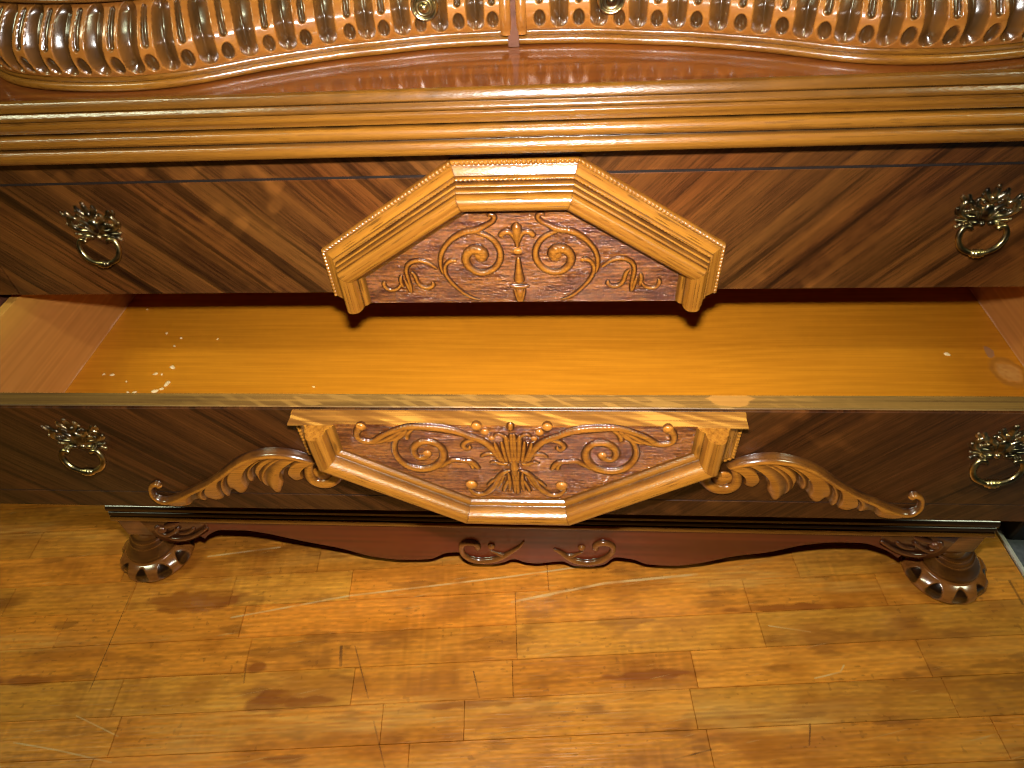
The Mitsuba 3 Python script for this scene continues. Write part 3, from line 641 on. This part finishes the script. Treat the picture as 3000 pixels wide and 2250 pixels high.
WA, WC, WT, HC, HT = 0.1932, 0.1932, 0.0557, 0.0545, 0.1440
OUT = np.array([(-WA, 0), (-WC, HC), (-WT, HT), (WT, HT), (WC, HC), (WA, 0)], float)


def offset_path(w):
    """The octagon half moved inward by w; its two ends stay on the drawer edge."""
    p = OUT
    d = np.diff(p, axis=0); d /= np.linalg.norm(d, axis=1, keepdims=True)
    n = np.c_[d[:, 1], -d[:, 0]]
    o = [p[0] + n[0] * w]
    for k in range(1, len(p) - 1):
        a, b = n[k - 1], n[k]
        o.append(p[k] + w * (a + b) / (1 + a @ b))
    o.append(p[-1] + n[-1] * w)
    return np.array(o)


def octagon(flip, z0, y0):
    """The five mitred lengths of the frame; z = z0 + b (or z0 - b when flipped)."""
    paths = np.array([offset_path(w) for w, _, _ in PROF])          # profile x corner x 2
    paths[:, 0, 1] = 0; paths[:, -1, 1] = 0
    out = []
    for k in range(5):
        L = np.linalg.norm(OUT[k + 1] - OUT[k])
        n = int(L / 0.0009)
        t = np.linspace(0, 1, n)
        P = np.zeros((n, len(PROF), 3)); G = np.zeros((n, len(PROF)))
        for j, (w, h, g) in enumerate(PROF):
            q = paths[j, k][None] * (1 - t[:, None]) + paths[j, k + 1][None] * t[:, None]
            rib = (0.0008 if j < 5 else 0.0005) * np.sin(t * L / 0.0042 * 2 * np.pi) if j in (2, 3, 4, 13, 14) else 0.0
            P[:, j, 0] = q[:, 0]; P[:, j, 1] = y0 - h - rib; P[:, j, 2] = z0 + (-q[:, 1] if flip else q[:, 1])
            G[:, j] = g + (0.38 * (0.5 - 0.5 * np.sin(t * L / 0.0042 * 2 * np.pi)) if j in (2, 3, 4, 13, 14) else 0)
            # tiny open mitre: the glaze gathers at the joints
            e = np.minimum(t, 1 - t) * L
            if 0 < k < 4:
                G[:, j] = np.maximum(G[:, j], 0.6 * np.clip(1 - e / 0.0011, 0, 1))
        out.append((*grid(P), G.ravel()))
    caps = []
    for s in (-1, 1):                                               # end grain where the legs are cut
        poly = [(s * (WA - w), y0 - h) for w, h, _ in PROF] + [(s * (WA - PROF[-1][0]), y0)]
        from shapely.geometry import Polygon
        tv, tf = trimesh.creation.triangulate_polygon(Polygon(poly).buffer(0), engine='earcut')
        caps.append((np.c_[tv, np.full(len(tv), z0)], tf, 0.1))
    return out, caps


def half_slab(flip, z0, y0, y1, inset, b0=0.0):
    from shapely.geometry import Polygon
    pg = Polygon([(x, max(b, b0)) for x, b in offset_path(inset)])
    m = trimesh.creation.extrude_polygon(pg, abs(y1 - y0), engine='earcut')
    v = np.array(m.vertices)
    P = np.c_[v[:, 0], min(y0, y1) + v[:, 2], z0 + (-v[:, 1] if flip else v[:, 1])]
    return trimesh.Trimesh(P, m.faces, process=False)


# ------------------------------------------------------------------ drawer pulls
def drawer_pull(dk, cx, cz, y0, mir, tilt=0.0):
    key = numbered(dk + '__handle')
    to3 = lambda a, b, h: np.stack(np.broadcast_arrays(cx + mir * np.asarray(a, float), y0 - np.asarray(h, float), cz + np.asarray(b, float)), -1)
    P = []
    K = dict(k=1.0, hk=0.9, step=0.0008)
    for s in (-1, 1):
        f = lambda pts: [(s * a, b, w) for a, b, w in pts]
        P += [ridge(f([(.002, .012, 2.0), (.009, .016, 2.2), (.016, .017, 2.0), (.0215, .021, 2.1), (.0225, .027, 2.1), (.019, .0315, 1.9), (.0155, .0295, 1.6), (.0165, .0265, 1.2)]), to3, **K),
              ridge(f([(.019, .031, 1.6), (.0205, .0355, 1.5), (.0225, .0385, 0.9)]), to3, **K),
              ridge(f([(.003, .020, 1.8), (.008, .0255, 1.9), (.0135, .0285, 1.6)]), to3, **K),
              ridge(f([(.004, .014, 1.8), (.010, .0105, 1.9), (.0165, .0085, 2.0), (.0195, .0065, 1.6)]), to3, **K),
              ridge(f([(.002, .030, 1.8), (.006, .0365, 1.9), (.0085, .0415, 1.6), (.0070, .0440, 1.0)]), to3, **K),
              blob(s * .0198, .0062, .0022, to3, 1.0), blob(s * .0180, .0222, .0020, to3, 1.0), blob(s * .0080, .0330, .0018, to3, 1.1), blob(s * .0225, .0300, .0016, to3, 1.0)]
        for q in range(3):
            P.append(ridge(f([(.0012 + q * .0016, .012, 0.8), (.0022 + q * .0026, .019, 1.1), (.0030 + q * .0034, .0255 - q * .0012, 0.7)]), lambda a, b, h: to3(a, b, h + .0012), **K))
        # posts that carry the bail
        P += [blob(s * .0132, .0105, .0030, lambda a, b, h: to3(a, b, h * 1.8 + .004), 1.0), ridge(f([(.004, .0105, 1.8), (.0090, .0120, 2.2), (.0140, .0105, 2.2)]), lambda a, b, h: to3(a, b, h + .003), **K)]
    for s in (-1, 1):                    # small leaves and beads that fill the openwork
        f = lambda pts: [(s * a, b, w) for a, b, w in pts]
        P += [ridge(f([(.006, .019, 1.2), (.0115, .0215, 1.5), (.0165, .0235, 1.1)]), to3, **K), ridge(f([(.005, .022, 1.1), (.0105, .0265, 1.4), (.0120, .0320, 1.5), (.0095, .0350, .9)]), to3, **K),
              ridge(f([(.0185, .0185, 1.1), (.0235, .0205, 1.3), (.0262, .0245, .9)]), to3, **K), ridge(f([(.0215, .033, 1.0), (.0250, .0345, 1.2), (.0262, .0375, .8)]), to3, **K),
              ridge(f([(.0045, .0385, 1.1), (.0075, .0395, 1.3), (.0105, .0385, .9)]), to3, **K), ridge(f([(.013, .0135, 1.1), (.0185, .0125, 1.4), (.0225, .0135, .9)]), to3, **K)]
        P += [blob(s * a, b, r, to3, 1.2) for a, b, r in ((.0262, .0250, .0015), (.0105, .0388, .0014), (.0228, .0137, .0015), (.0128, .0240, .0016), (.0055, .0150, .0018), (.0060, .0310, .0016), (.0262, .0378, .0011))]
    P += [ridge([(0, .028, 2.2), (0, .038, 2.4), (0, .0462, 1.6)], to3, **K), blob(0, .0462, .0024, to3), blob(0, .0215, .0052, to3, .7, .0085), blob(0, .0100, .0030, to3, 1.3), blob(0, .0345, .0036, to3, .8)]
    put(key + '__backplate', join(P), 'brass_dark')
    # bail: a round bar hanging forward of the plate
    half = [(0.0, -.0125, 3.6), (.0022, -.0125, 3.9), (.0036, -.0123, 2.9), (.0048, -.0121, 3.4), (.0060, -.0118, 2.2), (.0100, -.0104, 2.3), (.0150, -.0074, 2.4), (.0188, -.0020, 2.3), (.0200, .0040, 2.2), (.0186, .0088, 2.1), (.0160, .0112, 2.0), (.0128, .0108, 2.1), (.0112, .0094, 1.8)]
    full = [(-a, b, w) for a, b, w in half[:0:-1]] + half
    q, s_ = resample(full, 0.0007)
    w = q[:, 2] * .001 * 1.12
    t = np.gradient(q[:, :2], axis=0); t /= np.linalg.norm(t, axis=1, keepdims=True)
    nr = np.c_[-t[:, 1], t[:, 0]]
    hang = 0.0075 + 0.0065 * np.clip((0.011 - q[:, 1]) / 0.0235, 0, 1)
    an = np.linspace(0, 2 * np.pi, 13)
    B = np.zeros((len(q), 13, 3))
    for j, a in enumerate(an):
        ab = q[:, :2] + nr * (w * math.cos(a))[:, None]
        B[:, j] = to3(ab[:, 0], ab[:, 1], hang + w * math.sin(a))
    put(key + '__bail', (*grid(B), np.zeros(len(q) * 13)), 'brass')
    return key


def mirror(pts):
    return [(-a, b, w) for a, b, w in pts]


def both(list_, to3, **kw):
    return [ridge(p, to3, **kw) for p in list_] + [ridge(mirror(p), to3, **kw) for p in list_]


# ------------------------------------------------------------------ upper drawer (closed)
UD = 'cabinet__upper_drawer'
labels[UD] = {'label': 'closed upper drawer with an angular carved pediment frame'}
ZB = 0.484
GV = 0.6114
add(UD + '__front_core', box(-HW, HW, 0.0030, 0.020, ZB + .0004, 0.6450, 0.0006), 'oak_edge')
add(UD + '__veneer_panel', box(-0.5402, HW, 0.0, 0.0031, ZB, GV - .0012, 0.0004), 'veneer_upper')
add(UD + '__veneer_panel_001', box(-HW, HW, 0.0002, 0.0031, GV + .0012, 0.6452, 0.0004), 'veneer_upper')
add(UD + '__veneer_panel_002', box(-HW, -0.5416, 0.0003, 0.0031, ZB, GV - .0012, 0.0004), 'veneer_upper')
add(UD + '__inlay_line', box(-HW, HW, 0.0007, 0.0031, GV - .0011, GV + .0011), 'inlay_black', label='thin dark line across the drawer front')
for s in (-1, 1):
    add(numbered(UD + '__drawer_side'), box(*sorted((s * .566, s * .577)), .0205, .34, ZB + .006, .62), 'drawer_side')
add(UD + '__drawer_base', box(-.566, .566, .0205, .33, ZB + .010, ZB + .016), 'carcass_wood')
segs, caps = octagon(False, ZB, -0.0002)
for i, p in enumerate(segs):
    put(numbered(UD + '__frame_rail'), join([p] + ([caps[0]] if i == 0 else [caps[1]] if i == 4 else [])), ('frame_leg', 'frame_down', 'frame_wood', 'frame_down', 'frame_leg')[i])
add(UD + '__frame_block', half_slab(False, ZB + .0002, -0.0001, -0.0166, 0.0405), 'oak_fleck')
add(UD + '__carved_panel', half_slab(False, ZB + .0001, -0.0167, -0.0180, 0.0408), 'panel_ground', label='red brown stippled panel behind the carved scrolls')
p3 = plane_y(-0.0180)
P = both(UP, p3, k=0.68, hk=1.0, step=0.0006, notch=0.05)
P += [blob(s * .0357, .5405, .0052, p3, .9) for s in (-1, 1)] + [blob(s * .0605, .5338, .0019, p3, .9) for s in (-1, 1)]
put(UD + '__scroll_carving', join(P), 'carved_wood')
P = [ridge(p, p3, k=0.74, hk=0.95, step=0.0007) for p in UC[:5]] + [ridge(UC[5], p3, k=.8, step=.0007), ridge(mirror(UC[5]), p3, k=.8, step=.0007), blob(0, .5442, .0042, p3, .8, .0034)]
for k in range(-2, 3):
    P.append(ridge([(k * .0024, .5022, 1.5), (k * .0018, .4945, 1.6), (k * .0008, .4862, 1.1)], plane_y(-0.0205), k=.62, step=.0007))
put(UD + '__finial_carving', join(P), 'carved_wood')
drawer_pull(UD, -0.4130, 0.5450, 0.0, 1)
drawer_pull(UD, 0.4130, 0.5450, 0.0, -1)

# ------------------------------------------------------------------ lower drawer (pulled open)
LD = 'cabinet__lower_drawer'
labels[LD] = {'label': 'open lower drawer with an upturned angular carved frame and empty golden interior'}
ZT, ZL = 0.480, 0.3259
GL_ = 0.3526
Y0, Y1 = -DM, -DM + 0.0190
add(LD + '__front_core', box(-HW, HW, Y0 + .0030, Y1, ZL + .0004, ZT, 0.0007), 'oak_edge', label='oak drawer front seen from above with a worn pale patch')
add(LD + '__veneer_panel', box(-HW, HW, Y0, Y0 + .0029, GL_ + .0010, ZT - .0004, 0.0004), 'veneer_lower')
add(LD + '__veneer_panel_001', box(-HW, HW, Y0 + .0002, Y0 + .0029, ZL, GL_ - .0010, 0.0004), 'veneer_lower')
add(LD + '__inlay_line', box(-HW, HW, Y0 + .0008, Y0 + .0029, GL_ - .0009, GL_ + .0009), 'inlay_black')
for s, nm in ((-1, 'left'), (1, 'right')):
    add(numbered(LD + '__drawer_side'), box(*sorted((s * .566, s * .5775)), Y1 + .0002, .30, .334, .466, .0008), 'drawer_side', label=f'bare tan {nm} side of the open drawer')
add(LD + '__drawer_back', box(-.566, .566, .290, .300, .334, .460), 'drawer_side')
add(LD + '__drawer_bottom', box(-.5658, .5658, Y1 + .0002, .2898, .3352, .3412), 'drawer_ply', label='smooth golden orange plywood bottom of the open drawer')
segs, caps = octagon(True, ZT - .0008, Y0 - .0002)
for i, p in enumerate(segs):
    put(numbered(LD + '__frame_rail'), join([p] + ([caps[0]] if i == 0 else [caps[1]] if i == 4 else [])), ('frame_leg', 'frame_up', 'frame_wood', 'frame_up', 'frame_leg')[i])
add(LD + '__frame_block', half_slab(True, ZT - .0006, Y0 - .0001, Y0 - .0166, 0.0405), 'oak_fleck')
fill = [box(*sorted((s * (WA - .0008), s * (WA - .0412))), Y0 - .0180, Y0 - .0002, ZT - .0016, ZT - .0004) for s in (-1, 1)]
for m in fill:
    add(numbered(LD + '__frame_cap'), m, 'oak_fleck')
add(LD + '__carved_panel', half_slab(True, ZT - .0007, Y0 - .0167, Y0 - .0180, 0.0408), 'panel_ground', label='red brown stippled panel under the carved foliage')
p3 = plane_y(Y0 - .0180)
P = both(LP, p3, k=0.66, hk=1.0, step=0.0006, notch=0.04)
P += [blob(s * a, b, r * .00062 * 1.0, p3, .9) for s in (-1, 1) for a, b, r in [(-.128, .4788, 7.2), (-.0762, .4436, 6.5)]]
put(LD + '__scroll_carving', join(P), 'carved_wood')
P = []
for i, p in enumerate(LC):
    P.append(ridge(p, p3, k=.66, hk=1.15, step=.0006))
    if i not in (0, 5, 6):
        P.append(ridge(mirror(p), p3, k=.66, hk=1.15, step=.0006))
for q in ([(-.0075, .4335, 1.6), (-.0130, .4400, 2.6), (-.0200, .4440, 2.6), (-.0260, .4425, 2.2), (-.0285, .4385, 1.4)], [(-.0060, .4310, 1.4), (-.0115, .4300, 2.4), (-.0175, .4325, 2.0), (-.0215, .4300, 1.2)],
          [(-.0090, .4120, 1.4), (-.0160, .4090, 2.2), (-.0225, .4030, 2.2), (-.0265, .3960, 1.4)], [(-.0050, .4090, 1.2), (-.0095, .3990, 2.2), (-.0120, .3880, 1.4)], [(-.0035, .4600, 1.2), (-.0080, .4680, 2.2), (-.0120, .4700, 2.0), (-.0150, .4665, 1.2)]):
    P += [ridge(q, p3, k=.74, hk=1.0, step=.0006), ridge(mirror(q), p3, k=.74, hk=1.0, step=.0006)]
P += [blob(s * a, b, r * .001 * .86, p3, .95) for s in (-1, 1) for a, b, r in LB + LK] + [blob(-.0003, .4245, .0038, p3, 1.0)]
put(LD + '__foliage_carving', join(P), 'carved_wood')
def leaf(to3):
    """The folded acanthus leaf between the stem (ROOT) and its lobed edge (LEAF: a, b, fold 0 valley .. 1 crest)."""
    E, Rr = np.array(LEAF), np.array(ROOT)
    d = np.r_[0, np.cumsum(np.linalg.norm(np.diff(E[:, :2], axis=0), axis=1))]
    u = np.linspace(0, d[-1], 420)
    e = PchipInterpolator(d, E)(u)
    r = PchipInterpolator(d, Rr)(u)
    r = np.c_[np.convolve(np.pad(r[:, 0], 12, 'edge'), np.ones(25) / 25, 'valid'), np.convolve(np.pad(r[:, 1], 12, 'edge'), np.ones(25) / 25, 'valid')]
    fold = np.clip(e[:, 2], 0, 1)
    n = 26
    P = np.zeros((len(u), n, 3)); G = np.zeros((len(u), n))
    for j, v in enumerate(np.linspace(0, 1, n)):
        c = e[:, :2] * [1, .35] + r * [0, .65] + [-.0022, 0.0]
        ab = (1 - v) ** 2 * r + 2 * v * (1 - v) * c + v * v * e[:, :2]
        f = 1 - (1 - fold) * min(1, v * 2.2) ** 0.8
        h = (.0068 - .0016 * v) * (.28 + .72 * f) * max(0.02, 1 - v ** 7) ** 0.5 + .0012 * np.sin(np.pi * v) * f
        P[:, j] = to3(ab[:, 0], ab[:, 1], h)
        G[:, j] = np.clip(1.0 * (1 - f) ** 0.5 + .55 * max(0, (v - .94) / .06), 0, .95)
    v_, f_ = grid(P)
    return v_, f_, G.ravel()


for m_ in (1, -1):
    pa = plane_y(Y0 - .0001, m_)
    P = [ridge(ACR, pa, k=.60, hk=2.1, step=.001, base=.0004, top=.8), ridge(ACV, pa, k=.80, hk=0.95, step=.001, base=.0004), blob(-.1890, .3895, .0098, pa, .42), blob(-.1850, .3925, .0045, pa, 1.15), leaf(pa), blob(-.3655, .3655, .0036, pa, 1.2)]
    put(numbered(LD + '__acanthus_scroll'), join(P), 'leaf_wood', label=('left' if m_ == 1 else 'right') + ' carved acanthus leaf scroll in golden brown wood')
drawer_pull(LD, -0.4130, 0.4170, Y0, 1)
drawer_pull(LD, 0.4130, 0.4170, Y0, -1)

# ------------------------------------------------------------------ base: moulding, serpentine apron, scrolls, feet
YB = -0.07
prof = [(-.048, .192), (-.060, .1905), (-.0635, .188), (-.0645, .1855), (-.0632, .1832, .8), (-.0620, .1822, 1), (-.0645, .1808, .4), (-.0668, .1785), (-.0675, .1755), (-.0665, .1728), (-.0640, .1715, 1), (-.0640, .1706, 1), (-.0665, .1690, .3), (-.0680, .1660), (-.0675, .1632, .6), (-.0680, .1622, .5), (-.0695, .1605), (-.0700, .1585), (-.0695, .1565), (-.0670, .1552), (-.050, .1550)]
put('cabinet__base_moulding', sweep_x(prof, -.567, .567), 'base_wood', label='dark stepped moulding along the cabinet base')
put('cabinet__base_lip', sweep_x([(-.0690, .1628), (-.0708, .1608), (-.0713, .1585), (-.0706, .1562), (-.0690, .1550), (-.0600, .1546), (-.0600, .1630)], -.5665, .5665), 'moulding_wood', label='narrow golden lip under the dark base moulding')
add('cabinet__base_frame', box(-.565, .565, -.0485, .392, .1552, .1898), 'carcass_wood')
from shapely.geometry import Polygon
aps = sorted([(a, b) for a, b in AP] )
sym = [(a, b) for a, b in aps]
cs = PchipInterpolator([a for a, _ in sym], [b for _, b in sym])
xs = np.linspace(-.462, .482, 260)
edge = [(x, float(cs(x))) for x in xs]
pg = Polygon(edge + [(.5, .1552), (-.5, .1552)])
m = trimesh.creation.extrude_polygon(pg, .018, engine='earcut')
v = np.array(m.vertices)
add('cabinet__apron', trimesh.Trimesh(np.c_[v[:, 0], -.0600 + v[:, 2], v[:, 1]], m.faces, process=False), 'apron_wood', smooth=30, label='red brown serpentine apron board under the base moulding')
for lst, ball, lab in ((AS, AK, 'left carved scroll on the apron'), (AS2, AK2, 'right carved scroll on the apron')):
    pa = plane_y(-.0598)
    P = [ridge(q, pa, k=.98, hk=1.2, step=.001) for q in lst] + [blob(a, b, r * .001, pa, 1.1) for a, b, r in ball]
    put(numbered('cabinet__apron_scroll'), join(P), 'foot_wood', label=lab)


def foot(x):
    key = numbered('cabinet__foot')
    labels[key] = {'label': ('left' if x < 0 else 'right') + ' turned bun foot with dark carved ovals'}
    N = 10

    def mod(a, r, h, g):
        ph = (a * N / (2 * np.pi)) % 1.0 - 0.5
        e = np.clip(1 - (ph / 0.31) ** 2 - ((h - .0250) / .0118) ** 2, 0, 1)
        inb = (h > .002) & (h < .0405)
        return r - np.where(inb, .0032 * np.sqrt(e), 0), h, np.maximum(g, np.where(inb, np.clip(6 * e, 0, 1), 0))
    hs = np.linspace(0, np.pi * .80, 40)
    ball = [(.026, 0.0)] + [(.0545 - .0285 * (abs(math.cos(t)) ** 2.4), .0215 - .0215 * math.cos(t)) for t in hs[1:]]
    ball += [q if len(q) > 2 else (*q, .72) for q in [(.0372, .0412, .2), (.0362, .0418, .9), (.0366, .0428, .4), (.0372, .0438), (.0370, .0454), (.0358, .0480), (.0336, .0520), (.0308, .0562), (.0285, .0596), (.0272, .0618, .2), (.0266, .0630, .9), (.0272, .0640, .3), (.0284, .0650), (.0288, .0664), (.0282, .0680), (.0266, .0690, .6), (.0254, .0706), (.0246, .0736, .1), (.0240, .0752, .9),
             (.0250, .0760, .2), (.0264, .0772), (.0268, .0788), (.0258, .0804), (.0240, .0814, .8), (.0226, .0850), (.0222, .0930), (.0232, .0990), (.0245, .1010), (.0250, .1055)]]
    v_, f_, g_ = lathe(ball, 240, 'z', (x, -.033, 0), mod)
    v_[:, 0] -= math.copysign(.022, x) * np.clip((v_[:, 2] - .044) / .055, 0, 1) ** 1.3
    put(key + '__bun', (v_, f_, g_), 'foot_wood')
    add(key + '__block', box(x + .004, x + .052, -.060, -.010, .1035, .1548, .002) if x < 0 else box(x - .052, x - .004, -.060, -.010, .1035, .1548, .002), 'foot_wood', smooth=20, uv=None)
    return key


for sx in (-1, 1):
    fk = foot(sx * 0.575 + .0 if sx > 0 else -0.578)
    pk = plane_y(-.0600, 1 if sx < 0 else -1)
    ko = Polygon([(-.540, .1552), (-.5351, .1139), (-.5315, .0971), (-.5242, .0910), (-.5071, .0866), (-.4889, .0912), (-.4724, .1005), (-.4483, .1197), (-.440, .1552)])
    m = trimesh.creation.extrude_polygon(ko, .020, engine='earcut')
    v = np.array(m.vertices)
    P = [(np.c_[(1 if sx < 0 else -1) * v[:, 0], -.0606 + v[:, 2], v[:, 1]], np.array(m.faces), 0.35)]
    P += [ridge(q, pk, k=.95, hk=1.3, step=.001) for q in KN] + [blob(-.5125, .1235, .0060, pk, 1.2), blob(-.4930, .1225, .0042, pk, 1.0)]
    put(fk + '__knee_bracket', join(P), 'knee_wood')

# ------------------------------------------------------------------ loose flakes in the drawer
FL = [(-.5309, .0238, .9), (-.5193, .023, 1.5), (-.4952, .0108, .7), (-.4635, .0244, 1.2), (-.4549, .0231, .8), (-.4469, .0361, 1.6), (-.441, .0075, 1.8), (-.4439, -.0015, 1.2), (-.4516, -.0063, 1.7), (-.4842, -.0077, .9), (-.476, -.0077, 1.1), (-.4831, .1012, 1.0), (-.4588, .0918, 1.0), (-.4616, .0761, .9), (-.408, .0895, .6), (-.5334, .152, .7), (-.2553, .0024, .7), (.4902, .0592, 1.6)]
fkeys = []
for i, (x, y, r) in enumerate(FL):
    key = numbered('paint_flake')
    n = 9
    a = np.linspace(0, 2 * np.pi, n, endpoint=False) + rng.uniform(0, 1)
    rr = r * .0017 * rng.uniform(.55, 1.15, n)
    st = rng.uniform(1.0, 1.9)
    th = rng.uniform(0, 3.1)
    q = np.c_[np.cos(a) * rr * st, np.sin(a) * rr]
    q = q @ np.array([[math.cos(th), math.sin(th)], [-math.sin(th), math.cos(th)]]) + (x, y)
    top = np.c_[q, .3414 + rng.uniform(.0003, .0011, n)]
    bot = np.c_[q, np.full(n, .34125)]
    add(key, trimesh.convex.convex_hull(np.vstack([top, bot, [(x, y, .3414 + .0009 * r)]])), 'flake', smooth=False)
    fkeys.append((key, x, y))
ORD = ['leftmost', 'second', 'third', 'fourth', 'fifth', 'sixth', 'seventh', 'eighth', 'ninth', 'tenth', 'eleventh']
left = [q for q in fkeys if q[1] < -.3]
for nm, row in (('front', sorted([q for q in left if q[2] < .05], key=lambda q: q[1])), ('back', sorted([q for q in left if q[2] >= .05], key=lambda q: q[1]))):
    for i, (key, x, y) in enumerate(row):
        pos = 'leftmost pale flake' if i == 0 else f'{ORD[i]} pale flake from the left'
        labels[key] = {'label': f'{pos} in the {nm} row on the drawer bottom', 'category': 'flake', 'group': 'pale flakes on the left of the drawer bottom'}
for key, x, y in fkeys:
    if x > 0:
        labels[key] = {'label': 'single pale flake on the right part of the open drawer bottom', 'category': 'flake'}
    elif x > -.3:
        labels[key] = {'label': 'tiny pale flake left of the middle of the drawer bottom by the front edge', 'category': 'flake'}

# ------------------------------------------------------------------ lamps: the flash's case and the shop's ceiling tubes
cm = trimesh.util.concatenate([(lambda b: (b.apply_translation(t), b)[1])(trimesh.creation.box(extents=e)) for e, t in (([.056, .036, .006], [0, 0, 0]), ([.004, .036, .032], [-.0250, 0, -.019]), ([.004, .036, .032], [.0250, 0, -.019]), ([.048, .005, .020], [0, .0155, -.013]), ([.048, .005, .020], [0, -.0155, -.013]))])
M = np.eye(4); M[:3, 0] = np.cross(FW, UP_); M[:3, 1] = UP_; M[:3, 2] = -FW; M[:3, 3] = fl - FW * .0045
cm.apply_transform(M)
add('flash_lamp__case', cm, 'black_paint')
for i, (x, y, z) in enumerate(TUBES):
    key = numbered('ceiling_light')
    if i:
        key = 'ceiling_light_001'
    else:
        key = 'ceiling_light'
    scene[key + '__diffuser'] = {'type': 'rectangle', 'to_world': T().translate([x, y, z]) @ T().rotate([1, 0, 0], 180) @ T().scale([.6, .09, 1]), 'bsdf': {'type': 'ref', 'id': 'mat_grey_plastic'}, 'emitter': {'type': 'area', 'radiance': rgb([TUBE * .93, TUBE, TUBE * .66])}}
    add(key + '__housing', box(x - .63, x + .63, y - .11, y + .11, z + .004, z + .09, .005), 'grey_plastic')
    labels[key] = {'label': ('left' if i == 0 else 'right') + ' fluorescent ceiling light out of the picture, above and behind the viewpoint', 'category': 'ceiling light'}
